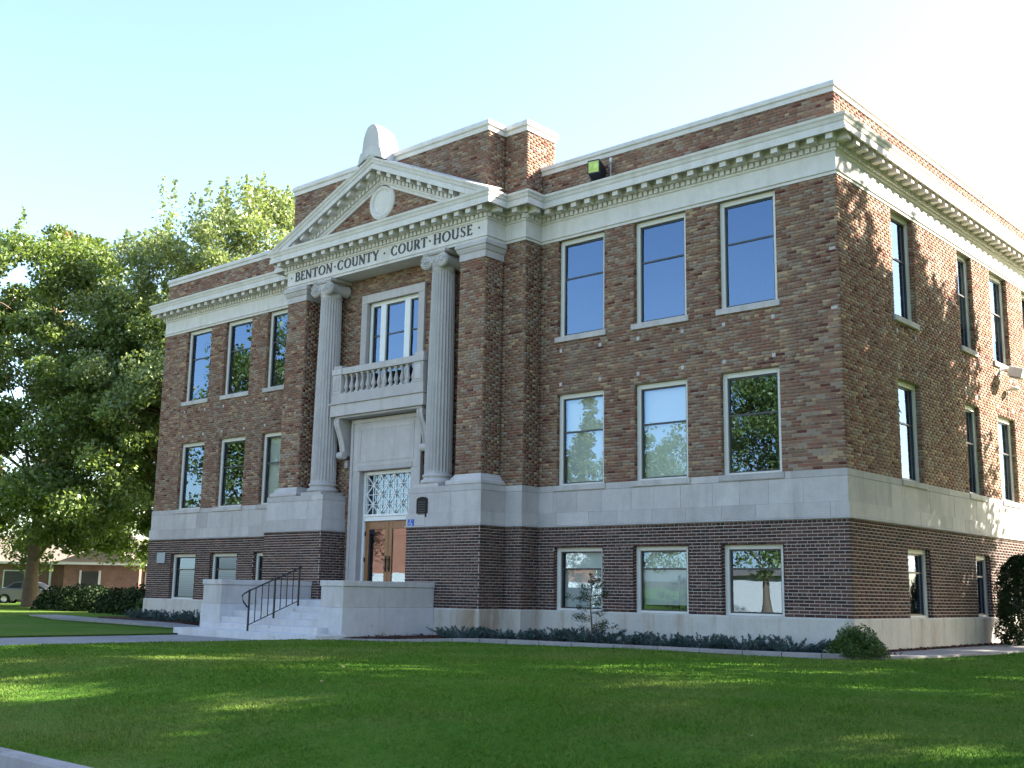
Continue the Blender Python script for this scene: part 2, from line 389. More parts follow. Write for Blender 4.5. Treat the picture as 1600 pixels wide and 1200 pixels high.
FL = [('base', 0., 1.49, .35), ('mid', 2.96, 5.21, .42), ('up', 6.65, 9.15, .42)]
SIDEW = [(2.72, 3.95), (6.77, 7.77), (9.11, 10.45), (11.75, 12.75), (14.2, 15.4), (17.6, 18.8)]
e = .05
wR0 = c+xM                                            # right wing run starts here
openR = [(-a-wR0, -b-wR0) for a, b in WX]; lenR = -wR0
openL = [(b, a) for a, b in WX]
up = lambda xs: [(a, b, 2.96, 5.21) for a, b in xs]+[(a, b, 6.65, 9.15) for a, b in xs]
lo = lambda xs: [(a, b, 0., 1.49) for a, b in xs]
X = (1, 0)
wall('w', (wR0, 0), X, lenR, ZT, ZE, up(openR)); wall('w', (wR0, -e), X, lenR+e, 0, ZB, lo(openR), 'dark', s0=e)
wall('w', (-L, 0), X, L/2-xM, ZT, ZE, up(openL)); wall('w', (-L-e, -e), X, L/2-xM, 0, ZB, lo([(a+e, b+e) for a, b in openL]), 'dark')
Yp, Ym = (0, 1), (0, -1)
wall('w', (0, 0), Yp, B, ZT, ZE, up(SIDEW)); wall('w', (e, -e), Yp, B+e, 0, ZB, lo([(a+e, b+e) for a, b in SIDEW]), 'dark')
for sg in (1, -1):
    def seg(x0, y0, x1, y1, z0, z1, style, dx=0):
        d = math.hypot(x1-x0, y1-y0); wall('w', (x0, y0), ((x1-x0)/d, (y1-y0)/d), d, z0, z1, (), style)
    if sg == 1:
        seg(c+xM, yM, c+xM, 0, ZT, ZE, 'brick'); seg(c+xM+e, yM-e, c+xM+e, -e, 0, ZB, 'dark')
        seg(c+xP, yM, c+xM, yM, ZT, ZE, 'brick'); seg(c+xB+e, yM-e, c+xM+e, yM-e, 0, ZB, 'dark')
        seg(c+xP, yP, c+xP, yM, ZT, ZE, 'brick'); seg(c+xB+e, yB-e, c+xB+e, yM-e, 0, ZB, 'dark')
        seg(c+xPi, yP, c+xP, yP, ZT, ZE, 'brick'); seg(c+xBi-e, yB-e, c+xB+e, yB-e, 0, ZB, 'dark')
        seg(c+xPi, yR, c+xPi, yP, ZT, ZE, 'brick'); seg(c+xBi-e, yR, c+xBi-e, yB-e, 0, ZB, 'dark')
    else:
        seg(c-xM, 0, c-xM, yM, ZT, ZE, 'brick'); seg(c-xM-e, -e, c-xM-e, yM-e, 0, ZB, 'dark')
        seg(c-xM, yM, c-xP, yM, ZT, ZE, 'brick'); seg(c-xM-e, yM-e, c-xB-e, yM-e, 0, ZB, 'dark')
        seg(c-xP, yM, c-xP, yP, ZT, ZE, 'brick'); seg(c-xB-e, yM-e, c-xB-e, yB-e, 0, ZB, 'dark')
        seg(c-xP, yP, c-xPi, yP, ZT, ZE, 'brick'); seg(c-xB-e, yB-e, c-xBi+e, yB-e, 0, ZB, 'dark')
        seg(c-xPi, yP, c-xPi, yR, ZT, ZE, 'brick'); seg(c-xBi+e, yB-e, c-xBi+e, yR, 0, ZB, 'dark')
# recess wall between the piers, with the entrance and the balcony window
wall('w', (c-xPi, yR), X, 2*xPi, .13, ZE, [(xPi-1.06, xPi+1.06, .13, 3.58), (xPi-1.06, xPi+1.06, 5.6, 8.40)], depth=.1, reveal=False)
# attic and parapets
ZC0 = 10.28
yA, xA1, xA2, ZA = -1.27, 3.97, 4.72, 12.10
wall('w', (c-xA1, yA), X, 2*xA1, ZC0, ZA)
for sg in (1, -1):
    if sg == 1:
        wall('w', (c+xA1, yA), Yp, yM-yA, ZC0, ZA); wall('w', (c+xA1, yM), X, xA2-xA1, ZC0, ZA); wall('w', (c+xA2, yM), Yp, .5-yM, ZC0, ZA)
    else:
        wall('w', (c-xA1, yM), Ym, yM-yA, ZC0, ZA); wall('w', (c-xA2, yM), X, xA2-xA1, ZC0, ZA); wall('w', (c-xA2, .5), Ym, .5-yM, ZC0, ZA)
wall('w', (c+xA2, 0), X, L/2-xA2, ZC0, 11.02); wall('w', (-L, 0), X, L/2-xA2, ZC0, 11.02); wall('w', (0, 0), Yp, B, ZC0, 11.02)
# unseen rear and far walls
mb = MB(); mb.quad((-L, B, -.9), (-L, 0, -.9), (-L, 0, 11.05), (-L, B, 11.05)); mb.quad((0, B, -.9), (-L, B, -.9), (-L, B, 11.05), (0, B, 11.05))
mb.quad((-L, .22, 10.2), (c-xA2, .22, 10.2), (c-xA2, .22, 11.05), (-L, .22, 11.05)); mb.quad((c+xA2, .22, 10.2), (0, .22, 10.2), (0, .22, 11.05), (c+xA2, .22, 11.05))
mb.quad((-.22, .2, 10.2), (-.22, B, 10.2), (-.22, B, 11.05), (-.22, .2, 11.05)); mb.quad((c-xA2, .5, 10.2), (c+xA2, .5, 10.2), (c+xA2, .5, 12.15), (c-xA2, .5, 12.15))
mb.build('rear_wall', M['back_brick'], CH)
MB().box(-L+.02, -.22, .22, B-.02, 10.35, 10.45).build('flat_roof', M['roof'], CH)

# the brick pieces: the 300 that show largest are parts, the rest one joined mesh per wall
def bcentre(b):
    O, U, N, a, bb, z0, z1 = b[:7]; m = (a+bb)/2
    return (O[0]+U[0]*m, O[1]+U[1]*m, (z0+z1)/2)
scores = []
for i, b in enumerate(BR):
    ln = b[4]-b[3]
    if ln < .195: continue
    p = bcentre(b)
    if not in_front(p): continue
    v = np.array(p)-_CAMV; face = -(v[0]*b[2][0]+v[1]*b[2][1])/np.linalg.norm(v)
    if face <= 0: continue
    scores.append((face*px_size(p)**2*ln, i))
scores.sort(reverse=True); single = {i for _, i in scores[:300]}
unit = {}
for i in single:
    O, U, N, a, b, z0, z1, pr, st, wi = BR[i]
    key = (round(b-a, 3), round(z1-z0, 4), st)
    if key not in unit: unit[key] = MB().box(-key[0]/2, key[0]/2, -.009 if st == 'brick' else -.011, .02, -key[1]/2, key[1]/2).mesh('brick', M['brick' if st == 'brick' else 'brick_dark'])
    o = link('brick', unit[key], None, WALLS[wi]); m = (a+b)/2
    o.location = (O[0]+U[0]*m, O[1]+U[1]*m, (z0+z1)/2); o.rotation_euler = (random.uniform(-.006, .006), 0, math.atan2(U[1], U[0]))
for wi, w in enumerate(WALLS):
    bs = [b for i, b in enumerate(BR) if b[9] == wi and i not in single]
    if not bs: continue
    O = np.array([b[0] for b in bs]); U = np.array([b[1] for b in bs]); N = np.array([b[2] for b in bs])
    a, b2, z0, z1, pr = (np.array([b[k] for b in bs]) for k in (3, 4, 5, 6, 7))
    n = len(bs); V = np.zeros((n, 8, 3))
    for k, (s, d, z) in enumerate([(a, pr, z0), (b2, pr, z0), (b2, pr, z1), (a, pr, z1), (a, -.02+0*pr, z0), (b2, -.02+0*pr, z0), (b2, -.02+0*pr, z1), (a, -.02+0*pr, z1)]):
        V[:, k, :2] = O+U*s[:, None]+N*d[:, None]; V[:, k, 2] = z
    F = np.array([(0, 1, 2, 3), (0, 4, 5, 1), (3, 2, 6, 7), (1, 5, 6, 2), (0, 3, 7, 4)])
    faces = (F[None]+8*np.arange(n)[:, None, None]).reshape(-1, 4)
    st = bs[0][8]; o = link('brickwork', np_mesh('brickwork', V.reshape(-1, 3), faces), M['brick' if st == 'brick' else 'brick_dark'], w); o['kind'] = 'stuff'

# ------------------------------------------------------------------ limestone band in blocks
band = empty('stone_band'); band.parent = CH
PB_L = [(-L, B), (-L, 0), (c-xM, 0), (c-xM, yM), (c-xB, yM), (c-xB, yB), (c-xBi, yB), (c-xBi, yR)]
PB_R = [(c+xBi, yR), (c+xBi, yB), (c+xB, yB), (c+xB, yM), (c+xM, yM), (c+xM, 0), (0, 0), (0, B)]
def blocks(path, p, z0, z1, lens, parent, name='stone_block', inner=-.12, mat='limestone', cuts=None):
    m = mitre(path); g = .003; n = 0
    for i in range(len(path)-1):
        A, Bp = path[i], path[i+1]; d = math.hypot(Bp[0]-A[0], Bp[1]-A[1]); u = ((Bp[0]-A[0])/d, (Bp[1]-A[1])/d); nn = NV(u)
        if path is PB_L and i == 0: continue
        # end trims (mitres) at outer and inner offset
        def ends(q): return ((m[i][0]*q)*u[0]+(m[i][1]*q)*u[1], d+(m[i+1][0]*q)*u[0]+(m[i+1][1]*q)*u[1])
        oa, ob = ends(p); ia, ib = ends(inner)
        joints = []; x = random.uniform(*lens)*random.uniform(.55, 1)
        while x < d-.3: joints.append(x); x += random.uniform(*lens)
        sp = [None]+joints+[None]
        for k in range(len(sp)-1):
            so, si = (oa, ia) if sp[k] is None else (sp[k]+g, sp[k]+g)
            eo, ei = (ob, ib) if sp[k+1] is None else (sp[k+1]-g, sp[k+1]-g)
            pr = p+random.uniform(-.002, .002)
            pt = lambda s, q: (A[0]+u[0]*s+nn[0]*q, A[1]+u[1]*s+nn[1]*q)
            poly = [pt(so, pr), pt(eo, pr), pt(ei, inner), pt(si, inner)]
            MB().prism(poly, 'z', z0+g, z1-g).build(name, M[mat], parent); n += 1
for path in (PB_L, PB_R):
    blocks(path, .065, 2.0, 2.30, (.75, 1.0), band); blocks(path, .03, 2.30, 2.81, (.62, .85), band); blocks(path, .032, 2.81, 2.96, (1.1, 1.6), band)
    mb = MB(); sweep(mb, path, [(-.05, ZB-.003), (.062, ZB-.003), (.095, 1.965), (.095, 1.985), (.06, 2.001), (-.05, 2.001)]); mb.build('band_moulding', M['limestone'], band)
    mb = MB(); sweep(mb, path, [(-.02, 1.96), (-.02, 2.955)], caps=False); mb.build('band_backing', M['mortar_pale'], band)
for sg in (1, -1):
    x0, x1 = (c+xBi+.02, c+xB-.02) if sg == 1 else (c-xB+.02, c-xBi-.02)
    MB().box(x0, x1, yB+.02, yR+.1, 2.88, 2.957).build('pedestal_top', M['limestone'], CH)
# plinth
for path in (PB_L, PB_R):
    mb = MB(); sweep(mb, path, [(.085, -1.2), (.085, -.03), (.06, 0.0), (-.1, 0.002)]); mb.build('plinth', M['concrete'], CH)

# ------------------------------------------------------------------ entablature, cornice, parapet copings
PE = [(-L, B), (-L, 0), (c-xM, 0), (c-xM, yM), (c-4.03, yM), (c-4.03, yP), (c+4.03, yP), (c+4.03, yM), (c+xM, yM), (c+xM, 0), (0, 0), (0, B)]
mb = MB(); sweep(mb, PE, [(-.02, 9.152), (.03, 9.152), (.03, 9.21), (.06, 9.225), (.06, 9.255), (.025, 9.27), (.025, 9.65), (.055, 9.67), (.06, 9.70), (.06, 9.86)])
MB().box(c-4.0, c+4.0, yP+.03, yR+.05, 9.156, 9.4).build('portico_soffit', M['stone_trim'], CH)
FRZ = mb.build('frieze', M['stone_trim'], CH)
mb = MB(); sweep(mb, PE, [(.055, 9.825), (.12, 9.84), (.14, 9.87), (.14, 10.0), (.375, 10.0), (.38, 9.93), (.425, 9.93), (.425, 10.065), (.40, 10.08), (.40, 10.095), (.425, 10.12), (.445, 10.18), (.475, 10.215), (.485, 10.27), (.40, 10.285), (0, 10.36), (-.1, 10.36)])
CORN = mb.build('cornice', M['stone_trim'], CH)
DENT = []; MOD = []
def along(path, i, pitch, edge_p, fn, skip_ends=0.):
    m = mitre(path); A, Bp = path[i], path[i+1]; d = math.hypot(Bp[0]-A[0], Bp[1]-A[1]); u = ((Bp[0]-A[0])/d, (Bp[1]-A[1])/d)
    s0 = (m[i][0]*u[0]+m[i][1]*u[1])*edge_p; s1 = d+(m[i+1][0]*u[0]+m[i+1][1]*u[1])*edge_p
    n = max(1, int((s1-s0)/pitch)); pp = (s1-s0)/n
    for k in range(n): fn((A[0]+u[0]*(s0+(k+.5)*pp), A[1]+u[1]*(s0+(k+.5)*pp)), u)
for i in range(1, len(PE)-1):
    along(PE, i, .149, .10, lambda q, u: DENT.append((q, u)))
    along(PE, i, .405, .26, lambda q, u: MOD.append((q, u)))
dm = MB().box(-.048, .048, -.115, -.02, 9.715, 9.82).mesh('dentil', M['stone_trim'])
mm_ = MB().box(-.08, .08, -.36, -.10, 9.815, 10.004); mm_.box(-.09, .09, -.37, -.10, 9.975, 10.003); mm_ = mm_.mesh('modillion', M['stone_trim'])
def place(lst, me, name, parent, limit, budget, vis):
    sc = sorted(range(len(lst)), key=lambda i: -(px_size((*lst[i][0], 9.8)) if in_front((*lst[i][0], 9.8)) and vis(lst[i]) else 0))
    rest = MB()
    for r, i in enumerate(sc):
        q, u = lst[i][:2]; a = math.atan2(u[1], u[0])
        if r < limit:
            o = link(name, me, None, parent); o.location = (q[0], q[1], 0); o.rotation_euler = (0, 0, a)
        else:
            M4 = Matrix.Translation((q[0], q[1], 0)) @ Matrix.Rotation(a, 4, 'Z')
            rest.add([M4 @ v.co for v in me.vertices], [tuple(p.vertices) for p in me.polygons])
    if rest.v: o = rest.build(name+'s', M['stone_trim'], parent); o['kind'] = 'stuff'
place(MOD, mm_, 'modillion', CORN, 300, 0, lambda t: True)
place(DENT, dm, 'dentil', CORN, 240, 0, lambda t: NV(t[1])[1] < -.5 or NV(t[1])[0] > .5)
cop = [(0, 11.0), (.035, 11.0), (.035, 11.10), (.075, 11.12), (.075, 11.20), (.03, 11.25), (-.30, 11.25), (-.30, 11.0)]
sh = lambda prof, dz: [(p, z+dz) for p, z in prof]
mb = MB(); sweep(mb, [(c+xA2+.003, 0), (0, 0), (0, B), (-L, B), (-L, 0), (c-xA2-.003, 0)], cop); mb.build('parapet_coping', M['stone_trim'], CH)
AT = [(c-xA2, .5), (c-xA2, yM), (c-xA1, yM), (c-xA1, yA), (c+xA1, yA), (c+xA1, yM), (c+xA2, yM), (c+xA2, .5)]
mb = MB(); sweep(mb, AT, [(-.01, 12.08), (.035, 12.08), (.035, 12.19), (.08, 12.22), (.08, 12.31), (.03, 12.38), (-.3, 12.385)], closed=True); mb.build('attic_coping', M['stone_trim'], CH)
MB().box(c-xA2+.1, c+xA2-.1, yM+.1, .4, 12.2, 12.37).box(c-xA1+.1, c+xA1-.1, yA+.1, yM+.2, 12.21, 12.366).build('attic_roof', M['roof'], CH)
MB().box(c-xA2+.05, c+xA2-.05, yM+.05, .45, 10.2, 12.1).box(c-xA1+.05, c+xA1-.05, yA+.05, yM+.06, 10.2, 12.09).build('attic_core', M['mortar'], CH)

# ------------------------------------------------------------------ pediment
SL, ZX, XE = .43, 12.22, 4.03+.485
yF = yP
def rake(p0h):  # (p, h) profile -> both slopes; cut flat at the top of the horizontal cornice
    mb = MB(); zc = 10.262
    for sgn in (-1, 1):
        vs = []
        for p, h in p0h:
            xe = min(XE-.004, (ZX+h-zc)/SL); vs.append((c+sgn*xe, yF-p, ZX+h-SL*xe)); vs.append((c, yF-p, ZX+h))
        k = len(p0h); fs = [(2*i, 2*i+1, 2*i+3, 2*i+2) for i in range(k-1)]+[(2*k-2, 2*k-1, 1, 0)]
        mb.add(vs, fs); mb.add([vs[2*i] for i in range(k)], [tuple(range(k))])
    return mb
rk = rake([(-.02, .09), (.40, .0), (.48, -.015), (.47, -.07), (.44, -.10), (.42, -.17), (.395, -.185), (.395, -.20), (.42, -.21), (.42, -.345), (.37, -.345), (.365, -.27), (.14, -.27), (.14, -.41), (.12, -.44), (.06, -.46), (.06, -.60), (.055, -.63), (.02, -.66), (.02, -.73), (-.02, -.74)]).build('raking_cornice', M['stone_trim'], CH)
for sgn in (-1, 1):
    for k in range(9):
        x = .22+k*.405; z = ZX-SL*x
        if z-.42 < 10.24 and x > 4.1: continue
        a, b = x-.075, x+.075; zz = lambda q, h: ZX-SL*q+h
        vs = [(c+sgn*q, yF-p, zz(q, h)) for q in (a, b) for p in (.10, .355) for h in (-.268, -.45)]
        MB().add(vs, [(0, 1, 3, 2), (4, 6, 7, 5), (0, 4, 5, 1), (2, 3, 7, 6), (0, 2, 6, 4), (1, 5, 7, 3)]).build('modillion', M['stone_trim'], rk)
    mbd = MB()
    for k in range(26):
        x = .075+k*.149; a, b = x-.048, x+.048
        if ZX-SL*x-.59 < 10.2: continue
        zz = lambda q, h: ZX-SL*q+h
        vs = [(c+sgn*q, yF-p, zz(q, h)) for q in (a, b) for p in (.02, .115) for h in (-.462, -.575)]
        MB().add(vs, [(0, 1, 3, 2), (4, 6, 7, 5), (0, 4, 5, 1), (2, 3, 7, 6), (0, 2, 6, 4), (1, 5, 7, 3)]).build('dentil', M['stone_trim'], rk)
# roof of the pediment back to the attic
# round medallion
MB().lathe([(.0, -.02), (.33, -.02), (.345, -.01), (.36, -.045), (.40, -.075), (.44, -.075), (.45, -.06), (.48, -.06), (.515, -.03), (.515, .03)], (c, yA, 11.02), 48, 'y').build('round_medallion', M['stone_trim'], CH)
# acroterion
pts = []
for k in range(13):
    t = k/12; pts.append((-.43*math.cos(t*math.pi/2)**.8 if k < 12 else 0, .18+.80*math.sin(t*math.pi/2)**1.05))
pts = [(p[0]*.86, p[1]) for p in pts]
poly = [(-.39, -.05)]+pts+[(-p[0], p[1]) for p in pts[:-1][::-1]]+[(.39, -.05)]
ap = MB()
prev = None
for y, s in ((-1.80, .95), (-1.77, .98), (-1.4, .98), (-1.15, .91), (-1.02, .78)):
    ring = [(c+p[0]*s, y, 12.20+p[1]*s) for p in poly]
    ap.add(ring, [tuple(range(len(ring)))] if prev is None or y == -1.02 else [])
    if prev is not None:
        n = len(ring); b0 = len(ap.v)-n; pb = prev
        for k in range(n): ap.f.append((pb+k, pb+(k+1) % n, b0+(k+1) % n, b0+k)); ap.sm.append(False)
    prev = len(ap.v)-len(ring)
ACR = ap.build('apex_finial', M['stone_old'], CH)
MB().prism([(c-.52, 12.03), (c, 12.26), (c+.52, 12.03), (c+.42, 12.36), (c, 12.52), (c-.42, 12.36)], 'y', -1.815, -1.2).build('finial_base', M['stone_old'], CH)

# ------------------------------------------------------------------ lettering on the frieze
TH, TN = .20, .10
def arc(cx, cy, rx, ry, a0, a1, n=14): return [(cx+rx*math.cos(R(a0+(a1-a0)*k/n)), cy+ry*math.sin(R(a0+(a1-a0)*k/n))) for k in range(n+1)]
def st(pts, w=None): return (pts, w)
def serif(x, y, l=.13): return ([(x-l, y), (x+l, y)], .055)
GL = {
 'B': (.62, [st([(.12, 0), (.12, 1)], TH), serif(.1, .028), serif(.1, .972), st([(.12, .96)]+arc(.3, .745, .22, .22, 90, -90)+[(.12, .53)]), st([(.12, .52)]+arc(.32, .27, .25, .245, 90, -90)+[(.12, .03)])]),
 'E': (.56, [st([(.12, 0), (.12, 1)], TH), serif(.1, .028), serif(.1, .972), st([(.12, .965), (.5, .965)], .07), st([(.12, .52), (.42, .52)], .065), st([(.12, .035), (.52, .035)], .07), st([(.5, .99), (.48, .83)], .06), st([(.42, .60), (.42, .44)], .05), st([(.55, .19), (.50, .01)], .06)]),
 'N': (.80, [st([(.1, 0), (.1, 1)], TN), serif(.1, .028), st([(.07, .985), (.68, .02)], TH), st([(.68, 0), (.68, 1)], TN), serif(.68, .972), serif(.06, .972, .1)]),
 'T': (.70, [st([(.35, 0), (.35, 1)], TH), serif(.35, .028, .15), st([(.03, .96), (.67, .96)], .075), st([(.03, 1.0), (.0, .80)], .06), st([(.67, 1.0), (.70, .80)], .06)]),
 'O': (.90, [st(arc(.45, .5, .385, .475, 0, 360, 30))]),
 'C': (.80, [st(arc(.46, .5, .39, .475, 52, 308, 24)), st([(.72, .94), (.70, .74)], .06), st([(.72, .28), (.70, .12)], .05)]),
 'U': (.80, [st([(.13, 1), (.13, .34)], TH), st(arc(.40, .34, .27, .315, 180, 360)), st([(.67, .34), (.67, 1)], TN), serif(.13, .972), serif(.67, .972)]),
 'Y': (.78, [st([(.06, 1), (.40, .47)], TH), st([(.72, 1), (.40, .47)], TN), st([(.39, .52), (.39, 0)], TH), serif(.39, .028, .15), serif(.08, .972), serif(.70, .972, .1)]),
 'R': (.74, [st([(.12, 0), (.12, 1)], TH), serif(.12, .028), serif(.1, .972), st([(.12, .96)]+arc(.32, .72, .24, .245, 90, -90)+[(.12, .475)]), st([(.36, .49), (.68, .0)], TH)]),
 'H': (.82, [st([(.13, 0), (.13, 1)], TH), st([(.68, 0), (.68, 1)], TH), st([(.13, .5), (.68, .5)], .07), serif(.13, .028), serif(.13, .972), serif(.68, .028), serif(.68, .972)]),
 'S': (.58, [([(.48, .82)]+arc(.29, .745, .19, .225, 30, 180, 10)+[(.13, .64), (.29, .52), (.45, .38)]+arc(.29, .255, .2, .225, 20, -150, 12), 'S'), st([(.48, .98), (.47, .78)], .05), st([(.10, .24), (.09, .03)], .05)]),
}
def glyph(ch, x0, z0, sx, h, y):
    mb = MB(); adv, strokes = GL[ch]
    for k, (pts, w) in enumerate(strokes):
        P = [Vector((x0+p[0]*sx, 0, z0+p[1]*h)) for p in pts]; n = len(P); Lf, Rt = [], []
        for i in range(n):
            d = (P[min(i+1, n-1)]-P[max(i-1, 0)]).normalized(); nr = Vector((-d.z, 0, d.x))
            if w is None: ww = (TN*.85+(TH*1.02-TN*.85)*abs(d.z)**1.5)*h
            elif w == 'S': ww = (.06+.12*max(0, 1-abs(i/(n-1)-.5)*3.0))*h
            else: ww = w*h
            Lf.append(P[i]+nr*ww/2); Rt.append(P[i]-nr*ww/2)
        yf, yb = y-.016-.0012*k, y+.006
        vs = [(v.x, yf, v.z) for v in Lf]+[(v.x, yf, v.z) for v in Rt]+[(v.x, yb, v.z) for v in Lf]+[(v.x, yb, v.z) for v in Rt]
        fs = []
        for i in range(n-1): fs += [(i, i+1, n+i+1, n+i), (i, 2*n+i, 2*n+i+1, i+1), (n+i, n+i+1, 3*n+i+1, 3*n+i)]
        fs += [(0, n, 3*n, 2*n), (n-1, 3*n-1, 4*n-1, 2*n-1)]
        mb.add(vs, fs)
    return mb
YL = yP-.026; ZL, HL = 9.345, .275
def word(s, xa, xb):
    gap = .16; tot = sum(GL[k][0] for k in s)+gap*(len(s)-1); sx = (xb-xa)/tot; x = xa
    for k in s: glyph(k, c+x, ZL, sx, HL, YL).build('letter', M['letter'], FRZ); x += (GL[k][0]+gap)*sx
for wd, xa, xb in (('BENTON', -3.67, -1.99), ('COUNTY', -1.75, -.01), ('COURT', .50, 1.89), ('HOUSE', 2.15, 3.54)): word(wd, xa, xb)
for x in (-3.86, -1.87, .22, 2.0, 3.775): MB().lathe([(.0, -.014), (.026, -.012), (.03, .004)], (c+x, YL, ZL+HL*.5), 12, 'y').build('raised_dot', M['letter'], FRZ)

# ------------------------------------------------------------------ piers: capitals and bases
for sg in (1, -1):
    path = [(c+xPi, yR), (c+xPi, yP), (c+xP, yP), (c+xP, yM)] if sg == 1 else [(c-xP, yM), (c-xP, yP), (c-xPi, yP), (c-xPi, yR)]
    mb = MB(); sweep(mb, path, [(-.01, 8.70), (.022, 8.70), (.025, 8.87), (.05, 8.89), (.085, 8.97), (.085, 9.0), (.115, 9.015), (.115, 9.10), (.085, 9.149), (-.01, 9.149)]); mb.build('pier_capital', M['limestone'], CH)
    mb = MB(); sweep(mb, path, [(-.01, 2.962), (.15, 2.962), (.175, 2.99), (.175, 3.05), (.15, 3.085), (.09, 3.10), (.075, 3.15), (.03, 3.20), (.02, 3.235), (-.01, 3.24)]); mb.build('pier_base', M['limestone'], CH)

# ------------------------------------------------------------------ columns
def column(cx, cy):
    col = empty('column', (cx, cy, 2.96)); col.parent = CH
    nf, per = 24, 6; rings = []
    zs = [.36, .40, .44, .9, 1.6, 2.4, 3.2, 4.0, 4.8, 5.3, 5.55, 5.62, 5.66]
    H0, H1 = .36, 5.66
    for z in zs:
        t = (z-H0)/(H1-H0); r = .355-.055*(t**1.6); fl = min(1, max(0, (z-.38)/.06), max(0, (5.64-z)/.05)) if .38 < z < 5.64 else 0
        ring = []
        for k in range(nf*per):
            a = 2*math.pi*k/(nf*per); ph = (k % per)/per
            d = 0 if ph < .16 else math.sin((ph-.08)/.92*math.pi)*.034*fl
            ring.append(((r-d)*math.cos(a), (r-d)*math.sin(a), z))
        rings += ring
    n = nf*per
    mb = MB().add(rings, [(i*n+k, i*n+(k+1) % n, (i+1)*n+(k+1) % n, (i+1)*n+k) for i in range(len(zs)-1) for k in range(n)])
    mb.build('shaft', M['limestone'], col)
    mb = MB().box(-.44, .44, -.42, .36, 0, .085)
    mb.lathe([(.30, .085), (.40, .087), (.435, .11), (.445, .145), (.435, .18), (.40, .205), (.375, .215), (.362, .245), (.375, .265), (.395, .275), (.40, .30), (.39, .325), (.365, .335), (.355, .36), (.30, .362)], n=40)
    mb.build('column_base', M['limestone'], col)
    cp = MB().lathe([(.296, 5.64), (.315, 5.66), (.315, 5.69), (.30, 5.70), (.33, 5.76), (.37, 5.84), (.37, 5.90)], n=40)
    cp.box(-.43, .43, -.40, .38, 6.115, 6.186)
    cp.box(-.40, .40, -.375, .35, 6.09, 6.116)
    cp.box(-.30, .30, -.355, .33, 5.93, 6.10)
    for s in (-1, 1):
        cxv, cz = s*.29, 5.90
        cp.lathe([(.05, -.40), (.06, -.385), (.165, -.385), (.19, -.375), (.20, -.34), (.185, -.30), (.15, -.18), (.13, 0), (.15, .18), (.185, .28), (.185, .34), (0.02, .345)], (cxv, 0, cz), 24, 'y')
        sp = [(cxv+s*(-(.185-.15*t/2.25))*math.cos(-s*0+2*math.pi*t+math.pi/2*1)*-1 if False else cxv+s*(.185-.062*t)*math.cos(math.pi/2-2*math.pi*t), -.385, cz+(.185-.062*t)*math.sin(math.pi/2-2*math.pi*t)) for t in [k/16 for k in range(37)]]
        cp.tube(sp, [.020-.004*k/36 for k in range(37)], 6)
        cp.lathe([(0, -.42), (.04, -.41), (.05, -.385)], (cxv, 0, cz), 12, 'y')
    cp.tube([(-.29, -.385, 6.085), (.29, -.385, 6.085)], .020, 6)
    for k in range(5): cp.lathe([(0, .0), (.035, .02), (.045, .06), (.03, .10), (0, .11)], (-.16+.08*k, -.35, 5.83), 8)
    cp.build('capital', M['limestone'], col)
    return col
column(c-2.28, -1.07); column(c+2.28, -1.07)

# ------------------------------------------------------------------ windows
def window(O, U, a, b, z0, z1, rail, depth=.10, blind=None, sill=True, sill_w=.06, name='window'):
    """frame mesh (part) with sash, panes, sill and blind as sub-parts; built in local axes: x along wall, -y outward"""
    w = b-a; root = MB(); fw, fd = .115, .09
    ang = math.atan2(U[1], U[0]); org = (O[0]+U[0]*a, O[1]+U[1]*a, z0)
    h = z1-z0; y0 = depth
    root.box(0, fw, y0, y0+fd, 0, h).box(w-fw, w, y0, y0+fd, 0, h).box(fw, w-fw, y0, y0+fd, h-fw, h).box(fw, w-fw, y0, y0+fd, 0, .05)
    o = root.build(name, M['frame'], CH, org, .008); o.rotation_euler = (0, 0, ang)
    sw = .035; zr = h*(1-rail)
    s = MB(); ys, yd = y0+.045, .05
    x0, x1, s0, s1 = fw-.002, w-fw+.002, .048, h-fw+.002
    s.box(x0, x0+sw, ys, ys+yd, s0, s1).box(x1-sw, x1, ys, ys+yd, s0, s1).box(x0+sw, x1-sw, ys, ys+yd, s0, s0+sw).box(x0+sw, x1-sw, ys, ys+yd, s1-sw, s1).box(x0+sw, x1-sw, ys, ys+yd, zr-.02, zr+.02)
    s.build('sash', M['sash'], o)
    for za, zb in ((s0+sw, zr-.02), (zr+.02, s1-sw)):
        tl = random.uniform(-.008, .008); tv = random.uniform(-.008, .008)
        MB().quad((x0+sw, ys+.025, za), (x1-sw, ys+.025+tl, za), (x1-sw, ys+.025+tl+tv, zb), (x0+sw, ys+.025+tv, zb)).build('pane', M['glass'], o)
    if sill: MB().box(-.06, w+.06, -sill_w, y0+.02, -.135, -.002).build('sill', M['limestone'], o, None, .01)
    if blind:
        zb0 = s1-(s1-s0)*blind
        MB().box(x0+.02, x1-.02, ys+.12, ys+.128, zb0, s1-.01).build('blind', M['blind'], o)
    return o
for i, (a, b) in enumerate(openR):
    window((wR0, 0), X, a, b, 2.96, 5.21, .42, blind=[1., 1., None][i]); window((wR0, 0), X, a, b, 6.65, 9.15, .40, blind=None)
    window((wR0, -e), X, a, b, .0, 1.49, .35, blind=[1., .9, None][i], sill_w=.02)
for i, (a, b) in enumerate(openL):
    window((-L, 0), X, a, b, 2.96, 5.21, .42, blind=[1., None, None][i]); window((-L, 0), X, a, b, 6.65, 9.15, .40, blind=None)
    window((-L, -e), X, a, b, .0, 1.49, .35, sill_w=.02)
for i, (a, b) in enumerate(SIDEW):
    window((0, 0), Yp, a, b, 2.96, 5.21, .42, blind=.8 if i in (1, 2) else None); window((0, 0), Yp, a, b, 6.65, 9.15, .42, blind=.7 if i in (1, 2) else None)
    window((e, 0), Yp, a, b, .0, 1.49, .35, sill_w=.02)
